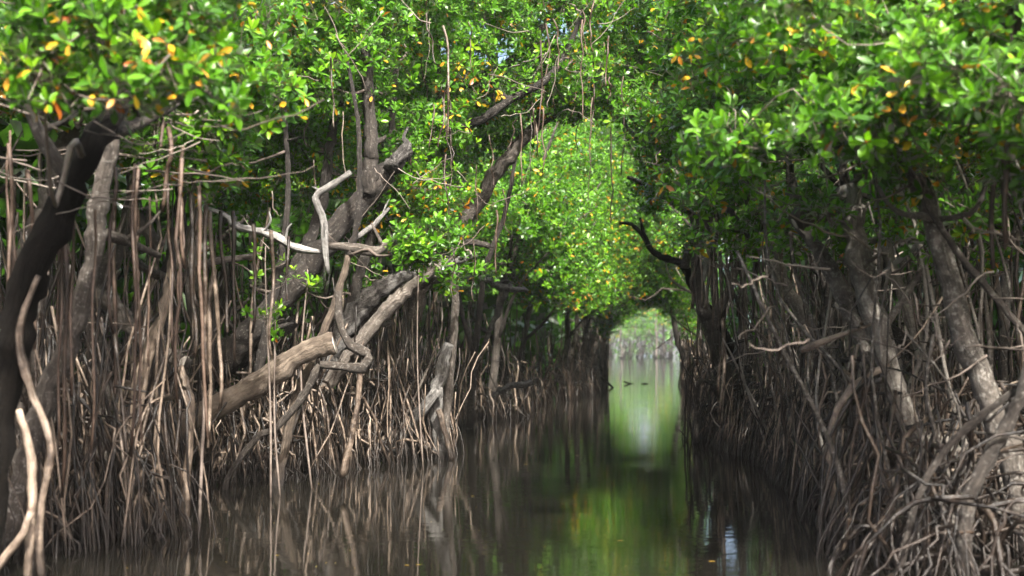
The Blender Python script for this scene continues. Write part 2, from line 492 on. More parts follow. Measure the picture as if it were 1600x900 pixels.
Ft = mtree('dark diagonal trunk ending in a lichen-spotted broken top, with white dead branches', [
    ('trunk', q(14.3, (215, 745, 36, 14.6), (290, 640, 40, 14.6), (345, 570, 40), (405, 505, 40), (470, 430, 37), (535, 350, 35), (580, 298, 34), (612, 262, 28), (636, 232, 20)), M_trunk, dict(tint=0.25)),
    ('branch', q(14.2, (574, 305, 28), (579, 260, 24), (580, 215, 21), (577, 170, 19), (570, 60, 14)), M_trunk, dict(tint=0.45)),
    ('branch', q(14.1, (610, 262, 24), (624, 246, 22), (638, 222, 12)), M_dead, dict(tint=0.0, skel=False, wob=0.16)),
    ('dead_branch', q(13.2, (318, 325, 6), (350, 335, 8), (368, 354, 11), (400, 360, 11), (432, 371, 12), (465, 388, 11), (503, 395, 11)), M_dead, dict(tint=0.9, skel=False)),
    ('dead_branch', q(13.1, (548, 268, 8), (525, 285, 9), (497, 302, 11), (494, 315, 11), (505, 345, 11), (508, 390, 11), (513, 427, 8)), M_dead, dict(tint=0.55, skel=False, jit=0.08)),
    ('dead_branch', q(13.6, (505, 384, 10), (545, 385, 14), (590, 392, 15), (608, 372, 13)), M_grey, dict(tint=0.75, skel=False)),
    ('dead_branch', q(13.8, (545, 380, 8), (580, 355, 8), (608, 325, 7)), M_dead, dict(tint=0.6, skel=False)),
    ('branch', q(14.8, (300, 610, 34), (345, 575, 36), (400, 545, 30), (460, 500, 22)), M_trunk, dict(tint=0.15)),
    ('branch', q(14.7, (440, 470, 24), (500, 330, 18), (520, 200, 14), (560, 60, 9)), M_trunk, dict(tint=0.2))])
G = mtree('mangrove with pale parallel leaning logs in the middle of the left bank', [
    ('trunk', q(15.4, (470, 742, 30), (505, 610, 28), (530, 530, 33), (565, 480, 32), (600, 447, 28), (650, 425, 20), (700, 412, 15), (745, 398, 8)), M_dead, dict(tint=0.25)),
    ('branch', q(15.1, (485, 640, 20), (540, 565, 22), (590, 500, 22), (635, 455, 20), (690, 410, 14)), M_grey, dict(tint=0.8)),
    ('branch', q(15.6, (520, 600, 16), (575, 500, 20), (640, 450, 18), (700, 430, 14)), M_grey, dict(tint=0.5)),
    ('branch', q(15.7, (530, 540, 18), (560, 430, 16), (600, 300, 12), (620, 100, 8)), M_trunk, dict(tint=0.3))])
H = mtree('broken pale stump with a long bent leg at the tip of the left bank', [
    ('trunk', q(16.6, (690, 722, 22), (684, 670, 18), (682, 620, 18), (690, 580, 20), (701, 538, 15)), M_dead, dict(tint=0.35, wob=0.15)),
    ('prop_root', q(16.4, (684, 610, 18), (660, 638, 18), (635, 672, 16), (617, 702, 15), (600, 696, 11), (590, 690, 9)), M_dead, dict(tint=0.4, skel=False)),
    ('prop_root', q(16.4, (640, 655, 12), (615, 680, 11), (590, 692, 10), (570, 722, 9)), M_root, dict(tint=0.9, skel=False)),
    ('prop_root', q(16.4, (686, 640, 10), (700, 690, 9), (706, 722, 9)), M_root, dict(tint=0.5, skel=False)),
    ('stem', q(16.8, (693, 720, 12), (702, 600, 13), (709, 520, 12), (712, 450, 12), (703, 365, 9), (690, 200, 7), (685, 60, 5)), M_grey, dict(tint=0.6))])
I = mtree('tall blotched trunk arching right over the water from the left bank', [
    ('trunk', q(18.3, (590, 700, 26), (625, 560, 26), (660, 440, 26), (700, 372, 25), (745, 318, 24), (790, 250, 22), (832, 203, 18), (880, 165, 12), (925, 146, 9)), M_grey, dict(tint=0.55, jit=0.2)),
    ('branch', q(18.0, (640, 470, 20), (590, 300, 18), (610, 215, 17), (700, 150, 15), (800, 93, 13), (850, 40, 10)), M_trunk, dict(tint=0.2)),
    ('branch', q(17.0, (660, 200, 9), (690, 197, 12), (745, 190, 13), (800, 155, 12), (855, 124, 11), (885, 80, 8), (910, 20, 6)), M_trunk, dict(tint=0.1)),
    ('branch', q(17.0, (795, 158, 8), (770, 130, 7), (768, 105, 6)), M_trunk, dict(tint=0.1)),
    ('branch', q(18.5, (835, 200, 10), (860, 155, 8), (925, 143, 6)), M_trunk, dict(tint=0.3)),
    ('branch', q(18.2, (697, 378, 10), (740, 380, 9), (765, 385, 9)), M_trunk, dict(tint=0.5, skel=False))])
J = mtree('mangrove with bare silvery dead branches reaching right over its roots, beyond the stump', [
    ('trunk', q(23, (735, 668, 12), (738, 590, 11), (748, 500, 10), (758, 420, 9), (790, 330, 7), (810, 220, 5)), M_trunk, dict(tint=0.5)),
    ('dead_branch', q(22, (725, 436, 7), (760, 437, 9), (790, 450, 11), (826, 454, 13)), M_dead, dict(tint=0.25, skel=False, jit=0.45, wob=0.2)),
    ('dead_branch', q(22, (798, 445, 8), (785, 470, 8), (770, 505, 8), (742, 580, 9)), M_dead, dict(tint=0.1, skel=False, jit=0.3)),
    ('prop_root', q(23, (768, 622, 7), (790, 606, 9), (826, 599, 10)), M_dead, dict(tint=0.15, skel=False, jit=0.4, wob=0.2)),
    ('branch', q(23, (741, 560, 8), (715, 450, 7), (720, 330, 8), (730, 200, 6)), M_trunk, {})])

# ---- right bank, near
RA = mtree('dark sinuous stem at the right edge, blurred in the foreground', [
    ('trunk', q(7.5, (1512, 925, 26), (1506, 830, 26), (1515, 770, 24), (1545, 715, 22), (1578, 650, 22), (1605, 590, 22), (1630, 470, 22), (1640, 300, 20), (1660, 100, 16)), M_trunk, dict(tint=0.5)),
    ('branch', q(7.3, (1635, 110, 20), (1590, 62, 24), (1555, 35, 22), (1500, -10, 18), (1450, -60, 12)), M_trunk, dict(tint=0.3)),
    ('dead_branch', q(7.6, (1488, 38, 14), (1508, 66, 16), (1530, 98, 14)), M_dead, dict(tint=0.9, skel=False)),
    ('branch', q(7.4, (1600, 50, 8), (1530, 75, 9), (1480, 92, 8), (1430, 85, 5)), M_trunk, dict(tint=0.5)),
    ('prop_root', q(7.6, (1590, 610, 12), (1545, 640, 12), (1480, 700, 11), (1430, 790, 10), (1400, 925, 10)), M_trunk, dict(tint=0.6, skel=False))])
RB = mtree('long grey-brown trunk leaning left at the right, with a white dead stub near its top', [
    ('trunk', q(8.6, (1610, 870, 34), (1590, 760, 36), (1550, 640, 36), (1512, 540, 35), (1478, 420, 33), (1448, 310, 30), (1412, 220, 26), (1385, 170, 22), (1365, 60, 14), (1360, -40, 10)), M_pale, dict(tint=0.35)),
    ('dead_branch', q(8.5, (1395, 192, 16), (1350, 180, 20), (1322, 168, 20), (1298, 168, 18)), M_dead, dict(tint=0.8, skel=False)),
    ('branch', q(8.4, (1375, 225, 7), (1425, 270, 8), (1455, 330, 9), (1500, 400, 10), (1560, 470, 10), (1600, 520, 10)), M_trunk, dict(tint=0.6)),
    ('branch', q(8.5, (1460, 345, 10), (1520, 330, 9), (1545, 270, 7), (1570, 150, 5)), M_trunk, dict(tint=0.4)),
    ('branch', q(8.5, (1455, 340, 12), (1400, 330, 8), (1370, 290, 6)), M_pale, dict(tint=0.5))])
RC = mtree('grey lichened trunk with a broken dark stump arm, kinked low over the right bank', [
    ('trunk', q(9.8, (1315, 930, 20, 9.0), (1350, 865, 24, 9.2), (1395, 815, 26, 9.5), (1445, 765, 28), (1456, 735, 30), (1432, 675, 32), (1402, 620, 34), (1380, 540, 33), (1360, 480, 32), (1343, 410, 33), (1333, 350, 34), (1326, 292, 36)), M_pale, dict(tint=0.6)),
    ('branch', q(9.8, (1332, 312, 26), (1300, 318, 32), (1270, 332, 32), (1242, 349, 30)), M_trunk, dict(tint=0.75, skel=False, wob=0.2, cut=0.6)),
    ('branch', q(10.2, (1250, 350, 20), (1285, 400, 22), (1320, 470, 22), (1350, 540, 20), (1420, 640, 18), (1440, 760, 16), (1450, 880, 14)), M_pale, dict(tint=0.4)),
    ('branch', q(9.9, (1330, 320, 18), (1310, 220, 13), (1330, 120, 10), (1300, 20, 7)), M_trunk, dict(tint=0.3)),
    ('prop_root', q(9.6, (1390, 572, 12), (1350, 590, 13), (1310, 635, 13), (1298, 690, 13), (1296, 740, 13), (1305, 800, 14), (1308, 860, 12)), M_root, dict(tint=0.8, skel=False)),
    ('prop_root', q(9.5, (1435, 690, 18), (1475, 690, 20), (1510, 725, 18), (1540, 780, 14), (1560, 900, 12)), M_pale, dict(tint=0.9, skel=False)),
    ('dead_branch', q(9.3, (1250, 548, 11), (1310, 525, 9), (1365, 505, 6)), M_root, dict(tint=0.7, skel=False)),
    ('branch', q(10.0, (1375, 520, 12), (1440, 420, 10), (1480, 330, 8)), M_pale, dict(tint=0.5))])
RDt = mtree('straight pale grey stem leaning left between the two big right-hand trunks', [
    ('trunk', q(11.5, (1520, 800, 18), (1470, 640, 18), (1447, 580, 18), (1420, 490, 16), (1385, 390, 15), (1360, 250, 12), (1350, 80, 8)), M_pale, dict(tint=0.85)),
    ('branch', q(11.8, (1480, 680, 22), (1440, 600, 22), (1420, 540, 18), (1330, 470, 12)), M_trunk, dict(tint=0.4)),
    ('branch', q(11.3, (1350, 450, 8), (1400, 410, 9), (1440, 375, 8), (1500, 300, 6)), M_dead, dict(tint=0.7)),
    ('branch', q(11.6, (1345, 378, 10), (1395, 374, 10), (1420, 385, 10)), M_pale, dict(tint=0.8, skel=False))])
RE = mtree('spotted grey trunk curving down to the right behind the broken stump arm', [
    ('trunk', q(15.2, (1345, 745, 22), (1318, 620, 24), (1280, 530, 28), (1243, 478, 26), (1215, 420, 24), (1203, 370, 21), (1196, 320, 18), (1190, 220, 14), (1150, 80, 9)), M_pale, dict(tint=0.6)),
    ('branch', q(15.4, (1300, 590, 20), (1300, 480, 20), (1265, 380, 18), (1235, 270, 14), (1240, 100, 10)), M_trunk, dict(tint=0.3)),
    ('branch', q(15.0, (1210, 395, 10), (1160, 360, 9), (1130, 300, 7), (1090, 200, 5)), M_trunk, dict(tint=0.2)),
    ('dead_branch', q(14.5, (1270, 600, 9), (1282, 625, 10), (1288, 640, 8)), M_dead, dict(tint=0.9, skel=False))])
RF = mtree('dark mangrove leaning out over the water at the near corner of the right bank', [
    ('trunk', q(18.8, (1200, 690, 20), (1180, 625, 20), (1128, 570, 20), (1112, 520, 18), (1095, 470, 18), (1090, 400, 16), (1110, 300, 12), (1080, 150, 8)), M_trunk, dict(tint=0.4)),
    ('branch', q(18.6, (1165, 690, 22), (1150, 650, 22), (1128, 610, 22), (1120, 600, 16)), M_trunk, dict(tint=0.3, cut=0.8, skel=False)),
    ('prop_root', q(18.6, (1130, 610, 8), (1095, 595, 7), (1088, 630, 7), (1088, 690, 8)), M_trunk, dict(tint=0.4, skel=False)),
    ('branch', q(18.8, (1110, 520, 14), (1150, 420, 12), (1170, 300, 9), (1160, 150, 6)), M_trunk, {})])
RG = mtree('black elbowed trunk under the canopy arch with pale upper limbs, right of the tunnel', [
    ('trunk', q(22.0, (1205, 672, 16), (1170, 600, 17), (1140, 540, 17), (1110, 490, 16), (1088, 455, 15), (1068, 415, 13), (1045, 405, 11), (1022, 395, 9), (1008, 372, 7), (1000, 340, 4)), M_shade_black, dict(tint=0.5)),
    ('branch', q(21.8, (1070, 420, 14), (1085, 345, 13), (1060, 322, 10), (1020, 295, 9), (980, 276, 6)), M_grey, dict(tint=0.6)),
    ('branch', q(21.0, (1090, 450, 14), (1130, 340, 12), (1140, 260, 11), (1105, 236, 11), (1060, 231, 10), (1012, 228, 9), (985, 205, 7), (962, 170, 5)), M_dead, dict(tint=0.5)),
    ('branch', q(22.0, (1015, 385, 7), (990, 352, 6), (968, 348, 5)), M_trunk, dict(tint=0.1)),
    ('branch', q(20.5, (1125, 350, 9), (1060, 200, 8), (1000, 100, 6), (960, 15, 5)), M_trunk, dict(tint=0.2))])

# ---- generic trees further along both banks
def gtree(label, x, d, side, h, group=None, r=0.09, near=False, deep=False):
    """side -1 left bank, +1 right bank; leans over the canal"""
    base = np.array((x, d, 0.05))
    t = Tree(label, base, 1.0, group, near)
    lx = -side * rng.uniform(0.5, 1.8) * (0.3 if deep else 1)
    ly = rng.uniform(-0.9, 0.4)
    zb = rng.uniform(0.5, 1.0)
    P = [base + (0, 0, -0.1)]
    for f in (0.12, 0.25, 0.42, 0.6, 0.8, 1.0):
        P.append(base + np.array((lx * f ** 1.5 + rng.normal() * 0.10, ly * f + rng.normal() * 0.12, h * f)))
    rr = r * np.array([1.1, 1.05, 1, 0.9, 0.72, 0.5, 0.25])
    add_stem(t, P, rr, 'trunk', M_grey if rng.random() < 0.4 else M_trunk, sides=8 if d < 30 else 6, n=18 if d < 30 else 10, tint=rng.uniform(0.2, 0.8))
    for k in range(3 if d < 80 else 2):
        s = P[2 + k % 3]
        a = rng.uniform(0, 6.28)
        e = s + np.array((math.cos(a) * 1.1 - side * 0.6, math.sin(a) * 1.0, rng.uniform(0.9, 2.2)))
        add_stem(t, [s, (s + e) / 2 + rng.normal(size=3) * 0.15, e], [r * .55, r * .4, r * .2], 'branch', M_trunk, sides=6, n=9, tint=rng.uniform(0.1, 0.7))
    TREES.append(t)
    return t


ords = ['first', 'second', 'third', 'fourth', 'fifth', 'sixth', 'seventh', 'eighth', 'ninth', 'tenth']
for i, d in enumerate([26.5, 30, 34, 39, 45, 52, 60]):
    gtree('%s leafy mangrove along the left bank past the silvery dead branches' % ords[i], left(d) - 0.7 - 0.2 * rng.random(), d, -1, 4.8 + 0.05 * d, 'mangroves receding along the left bank', 0.085)
for i, d in enumerate([26, 30.5, 36, 42, 48]):
    gtree('%s mangrove along the right bank past the black elbowed trunk' % ords[i], right(d) + 0.7, d, 1, 4.8 + 0.05 * d, 'mangroves receding along the right bank', 0.085)
lone = gtree('lone dark trunk standing at the water edge right of the bright tunnel mouth', W(1073, 590, 54)[0], 54, 1, 6.5, None, 0.13)
for d in (62, 70, 80, 92, 106, 122, 140, 160, 185):
    gtree('small mangrove seen through the tunnel mouth, on its left side', left(d) - 1.0, d, -1, 6.5, 'mangroves beyond the tunnel mouth, left side', 0.12)
for d in (66, 76, 88, 102, 118, 136, 156, 180):
    gtree('small mangrove seen through the tunnel mouth, on its right side', right(d) + 1.2, d, 1, 6.5, 'mangroves beyond the tunnel mouth, right side', 0.12)
for k in range(9):
    gtree('hazy grey-green mangrove closing the far end of the canal', 20 + k * 3.0, 235 + 12 * math.sin(k * 2.1) + 3 * k, 0, 10, 'mangroves at the far end of the canal', 0.2)
# second row, standing in the gloom behind the roots
for d in (9, 12, 15, 18, 21.5, 25, 30):
    gtree('slender mangrove standing in the gloom behind the left bank roots', left(d) - 3.2 - 1.5 * rng.random(), d + rng.uniform(0, 1.2), -1, 5.5 + 0.05 * d, 'back row of mangroves on the left bank', 0.08, deep=True)
for d in (9.5, 12.5, 16, 19.5, 23, 28, 34):
    gtree('slender mangrove standing in the gloom behind the right bank roots', right(d) + 2.6 + 1.5 * rng.random(), d + rng.uniform(0, 1.2), 1, 5.5 + 0.05 * d, 'back row of mangroves on the right bank', 0.08, deep=True)

NEAR_D = 20.0

# ------------------------------------------------------------------ foliage clumps
BX = np.array([0, 100, 200, 300, 400, 450, 550, 620, 700, 760, 820, 900, 950, 1000, 1050, 1080, 1100, 1150, 1200, 1280, 1330, 1400, 1450, 1500, 1600])
BY = np.array([190, 215, 290, 325, 340, 320, 350, 395, 425, 440, 478, 500, 498, 474, 452, 425, 380, 350, 330, 300, 285, 370, 385, 370, 385])
NX = np.array([-400, 0, 100, 200, 300, 400, 450, 550, 620, 680, 730, 780, 820, 860, 920, 960, 1000, 1050, 1100, 1150, 1200, 1235, 1345, 1400, 1450, 1500, 1600, 2000])
NY = np.array([190, 190, 215, 290, 325, 340, 320, 350, 390, 380, 320, 250, 215, 190, 205, 255, 300, 330, 345, 325, 310, 250, 250, 320, 320, 305, 315, 320])

clC, clR = [], []
def try_clump(c, r, marg=0.75):
    px, py = pix(c); px, py = px[0], py[0]
    d = c[1]; rp = F * r / d
    if px < -500 or px > 2100 or (d < 10 and (px < -120 or px > 1720)): return False
    lim = np.interp(px, NX, NY) if d < 22 else np.interp(px, BX, BY)
    if d >= 22 and px > 1110: lim = np.interp(px, BX, BY)
    if d > 40 and 930 < px < 1085: lim = 548 - 72 * math.sqrt(max(0.0, 1 - ((px - 1010) / 64) ** 2))
    if d > 64: lim = 515 if not (950 < px < 1065) else 508
    if d < 26: lim += 45 * math.sin(px * 0.031 + d * 1.7) * (1 if 700 < px < 1050 else 0.3)
    if d < 14.4 and 340 < px < 700: lim = min(lim, 235)
    if py + marg * rp > lim: return False
    # keep the canopy's roof low so that light falls on the faces we see
    if py < -150 or c[2] > (9.0 if d < 36 else 13.0): return False
    if py < -70: return False
    if 20.5 < d < 44 and left(d) + 0.9 < c[0] < right(d) - 0.4: return False
    if 21 < d < 33 and c[0] > right(d) - 1.6 and c[2] > 5.0: return False
    if 52 < d < 66 and c[2] > 6.5 and left(d) + 0.8 < c[0] < right(d) - 0.8: return False
    if 24 < d < 42 and c[2] > 5.0 + 0.5 * (d - 26): return False
    return True


def scatter(n, d0, d1, r0, r1, over, zmin=2.2, inland=5.0, zmax=None, pl=0.5, ol=1.0):
    k = 0; tries = 0
    while k < n and tries < n * 60:
        tries += 1
        d = rng.uniform(d0, d1)
        l, r_ = left(d), right(d)
        cr = rng.uniform(r0, r1)
        if rng.random() < pl:
            x = l + over(d) * ol - abs(rng.normal()) * inland * 0.5
        else:
            x = r_ - over(d) + abs(rng.normal()) * inland * 0.5
        z = rng.uniform(zmin, zmax or (2.0 + 0.33 * d if d < 24 else 9.0))
        c = np.array((x, d, z))
        if try_clump(c, cr): clC.append(c); clR.append(cr); k += 1


scatter(85, 6.4, 9.5, 0.2, 0.34, lambda d: 0.7, ol=0.6)
scatter(190, 9.0, 13, 0.28, 0.44, lambda d: 1.0, ol=0.7)
scatter(290, 12.5, 17, 0.35, 0.52, lambda d: 1.2, ol=0.7)
scatter(150, 16.5, 20.5, 0.35, 0.55, lambda d: 2.4, zmin=4.5)
scatter(280, 18, 25, 0.4, 0.6, lambda d: 1.1, ol=0.4)
scatter(360, 24, 38, 0.5, 0.85, lambda d: 2.6)
scatter(170, 25, 40, 0.4, 0.7, lambda d: 1.6, zmax=5.5, inland=4, pl=0.75)
scatter(200, 38, 66, 0.6, 1.0, lambda d: 2.6)
scatter(170, 38, 62, 0.8, 1.2, lambda d: 0.4, zmin=5.5, zmax=13, inland=6, pl=0.65)
scatter(260, 44, 54, 0.55, 0.9, lambda d: 2.9, zmin=3.0, zmax=12.5, inland=3.5, pl=0.55)
scatter(150, 66, 130, 0.9, 1.5, lambda d: 1.9)
scatter(90, 130, 200, 1.2, 2.0, lambda d: 0.5)
for k in range(90):
    c = np.array((rng.uniform(17, 48), rng.uniform(235, 275), rng.uniform(4.4, 12)))
    clC.append(c); clR.append(rng.uniform(1.4, 2.2))
for k in range(46):      # low leafy sprays among the left-hand branches
    x = rng.uniform(330, 740); d = rng.uniform(14.9, 17.5) if k > 8 else 12.6
    y = rng.uniform(330, 455)
    if k <= 8: x, y = rng.uniform(620, 700), rng.uniform(370, 410)
    clC.append(W(x, y, d)); clR.append(rng.uniform(0.13, 0.24))
for k in range(26):      # leaves hiding the head of the black leaning trunk
    clC.append(W(rng.uniform(40, 340), rng.uniform(-20, 165), rng.uniform(6.4, 7.3))); clR.append(rng.uniform(0.16, 0.26))
for k in range(58):
    d = rng.uniform(9, 17)
    clC.append(W(rng.uniform(1080, 1600), rng.uniform(300, 415), d)); clR.append(rng.uniform(0.13, 0.22))
for k in range(44):      # leaves rounding off the tunnel mouth
    a = R(rng.uniform(8, 172)); d = rng.uniform(47, 60); f = rng.uniform(1.12, 1.45)
    clC.append(W(1012 + 60 * f * math.cos(a), 552 - 66 * f * math.sin(a) ** 0.75, d)); clR.append(rng.uniform(0.3, 0.5))
# crowns closing over the banks themselves, away from the canal
nvis = len(clC)
for side in (-1, 1):
    for k in range(150):
        d = rng.uniform(5, 44)
        u = rng.uniform(2.0, 8.5)
        z = rng.uniform(4.0, 7.0) + 0.04 * d
        clC.append(np.array((left(d) - u if side < 0 else right(d) + u, d, z))); clR.append(rng.uniform(0.9, 1.3))
clC, clR = np.array(clC), np.array(clR)

# every clump belongs to the tree whose crown it is nearest to
tb = np.array([t.base for t in TREES])
tops = np.array([t.skel[0][-1][:3] for t in TREES])
owner = []
for c in clC:
    dd = np.hypot(tb[:, 0] - c[0], tb[:, 1] - c[1]) * 0.5 + 0.5 * np.linalg.norm(tops - c, axis=1)
    owner.append(int(np.argmin(dd)))
owner = np.array(owner)

# ------------------------------------------------------------------ leaves
LV8 = np.array([(0, 0, 0), (0, .34, -.02), (0, .70, -.05), (0, 1, -.13), (-.155, .30, .035), (-.215, .66, .01), (.155, .30, .035), (.215, .66, .01), ], float)
LV8 = np.vstack([LV8, [(-.11, .90, -.07), (.11, .90, -.07)]])
LF8 = np.array([(0, 1, 4), (0, 6, 1), (1, 2, 5), (1, 5, 4), (1, 7, 2), (1, 6, 7), (2, 8, 5), (2, 3, 8), (2, 7, 9), (2, 9, 3)])
LV4 = np.array([(0, 0, 0), (-.18, .38, .02), (-.19, .74, -.03), (0, 1, -.13), (.19, .74, -.03), (.18, .38, .02)], float)
LF4 = np.array([(0, 5, 1), (1, 5, 4), (1, 4, 2), (2, 4, 3)])
LV2 = np.array([(0, 0, 0), (-.24, .55, -.02), (0, 1, -.12), (.24, .55, -.02)], float)
LF2 = np.array([(0, 3, 2), (0, 2, 1)])


def norm(a): return a / (np.linalg.norm(a, axis=-1, keepdims=True) + 1e-9)


def rosettes(c, r, nros, nleaf, size, yellow=0.035):
    """leaf positions/bases of one clump: rosettes on the shell and inside"""
    dirs = norm(rng.normal(size=(nros, 3)))
    rad = r * rng.random((nros, 1)) ** 0.45
    C = c + dirs * rad * np.array((1.15, 1.15, 0.8))
    ax = norm(dirs * 0.55 + np.array((0, -0.15, 0.75)) + 0.35 * rng.normal(size=(nros, 3)))
    tint0 = np.clip(rng.normal(0.40, 0.16, nros), 0.02, 0.84)
    C_ = np.repeat(C, nleaf, 0); A_ = np.repeat(ax, nleaf, 0)
    m = len(C_)
    u = norm(np.cross(A_, rng.normal(size=(nros, 3)).repeat(nleaf, 0)))
    v = np.cross(A_, u)
    ph = np.tile(np.arange(nleaf) * 2.4, nros) + rng.normal(size=m) * 0.3
    spread = np.tile(np.linspace(0.45, 1.45, nleaf), nros) + rng.normal(size=m) * 0.18
    rdir = u * np.cos(ph)[:, None] + v * np.sin(ph)[:, None]
    Y = norm(A_ * np.cos(spread)[:, None] + rdir * np.sin(spread)[:, None])
    Z = norm(A_ * np.sin(spread)[:, None] - rdir * np.cos(spread)[:, None] + 0.15 * rng.normal(size=(m, 3)))
    X = norm(np.cross(Y, Z)); Z = np.cross(X, Y)
    ln = size * rng.uniform(0.75, 1.12, m) * np.repeat(rng.uniform(0.72, 1.22, nros), nleaf)
    tint = np.clip(np.repeat(tint0, nleaf) + rng.normal(0, 0.06, m), 0, 0.85)
    tint += np.tile(np.linspace(0.08, -0.06, nleaf), nros)
    tint = np.clip(tint, 0, 0.85)
    yl = rng.random(m) < yellow
    tint[yl] = rng.uniform(0.90, 1.0, yl.sum())
    # old yellow leaves droop
    Y[yl] = norm(Y[yl] + np.array((0, 0, -0.9))); X[yl] = norm(np.cross(Y[yl], Z[yl])); Z[yl] = np.cross(X[yl], Y[yl])
    return C_ + Y * (0.012), X, Y, Z, ln, tint, C


LEAVES = [[] for _ in TREES]     # per tree: tuples of arrays
for ci, (c, r, ow) in enumerate(zip(clC, clR, owner)):
    d = c[1]
    t = TREES[ow]
    if ci >= nvis: nros, nl, sz = 75, 5, 0.21
    elif d < 13: nros, nl, sz = int(108 * (r / 0.42) ** 2), 7, 0.088
    elif d < 24: nros, nl, sz = int(96 * (r / 0.5) ** 2), 7, 0.092
    elif d < 38: nros, nl, sz = int(75 * (r / 0.7) ** 2), 6, 0.12
    elif d < 66: nros, nl, sz = int(95 * (r / 0.85) ** 2), 6, 0.145
    elif d < 130: nros, nl, sz = 60, 5, 0.27
    else: nros, nl, sz = 60, 4, 0.5
    pos, X, Y, Z, ln, tint, C0 = rosettes(c, r, nros, nl, sz, 0.11 if rng.random() < 0.25 else 0.013)
    LEAVES[ow].append((pos, X, Y, Z, ln, tint))
    # limb from the tree's skeleton to the clump
    sk = np.vstack(t.skel)
    cand = sk[sk[:, 2] < c[2] + 0.3]
    if len(cand) == 0: cand = sk
    dist = np.linalg.norm(cand[:, :3] - c, axis=1)
    s = cand[np.argmin(dist)]
    dm = dist.min()
    if dm > 0.15:
        nn = 9 if d < 22 else 5
        mid = (s[:3] + c) / 2 + rng.normal(size=3) * 0.13 * dm + np.array((0, 0, -0.06 * dm))
        q1 = (s[:3] * .72 + c * .28) + rng.normal(size=3) * 0.07 * dm
        r0 = min(s[3] * 0.6, 0.012 + 0.011 * dm); r1 = 0.005 if d < 24 else 0.01
        S = spline(np.hstack([np.array([s[:3], q1, mid, c]), np.array([[r0], [r0 * .85], [(r0 + r1) / 2], [r1]])]), nn)
        V, Q, Cc = tube(S[:, :3], S[:, 3], 5 if d < 22 else 4, 0.05)
        tn = rng.uniform(0.1, 0.9)
        if d < NEAR_D and r0 > 0.014:
            link('branch', mesh_data('branch', V - t.base, [Q, Cc], np.full(len(V), tn)), M_twig, t.root)
        else:
            t.twigs.add(V, Q, Cc, tn)
        t.skel.append(S[2:])
    # twigs to the rosettes
    if d < 24 and ci < nvis:
        keep = C0[: (len(C0) * (2 if d < 14 else 1)) // 3]
        a = c + (keep - c) * 0.12 + rng.normal(size=keep.shape) * 0.03
        m_ = (a + keep) / 2 + rng.normal(size=keep.shape) * 0.05
        pts = np.stack([a, m_, keep], 1)                      # n,3,3
        th = np.arange(3) * 2.094
        rw = np.array([0.0042, 0.0034, 0.0026])
        ring = np.stack([np.cos(th), np.sin(th), 0.5 * np.cos(th + 1)], -1)
        V = (pts[:, :, None] + rw[None, :, None, None] * ring[None, None]).reshape(-1, 3)
        b = np.arange(len(keep))[:, None, None] * 9 + np.arange(2)[None, :, None] * 3
        j = np.arange(3)[None, None]
        Qd = np.stack([b + j, b + (j + 1) % 3, b + 3 + (j + 1) % 3, b + 3 + j], -1).reshape(-1, 4)
        t.twigs.add(V, Qd, np.zeros((0, 3), int), rng.uniform(0.2, 0.9))

# coarse depth image of the leaves: which near leaves are in plain view
allp = [np.concatenate([x[0] for x in l]) if l else np.zeros((0, 3)) for l in LEAVES]
cell = 9
gw, gh = 1600 // cell + 1, 900 // cell + 1
zb = np.full((gh, gw), 1e9)
for p in allp:
    if len(p) == 0: continue
    px, py = pix(p)
    ok = (px > 0) & (px < 1600) & (py > 0) & (py < 900)
    np.minimum.at(zb, ((py[ok] / cell).astype(int), (px[ok] / cell).astype(int)), p[ok, 1])

NT = 14
def leaf_mesh(tint):
    return mesh_data('leaf', LV8, LF8, np.full(len(LV8), tint))
tints = np.concatenate([np.linspace(0.05, 0.8, NT), [0.90, 0.93, 0.96, 1.0]])
leaf_me = [leaf_mesh(x) for x in tints]
for me in leaf_me: me.materials.append(M_leaf)

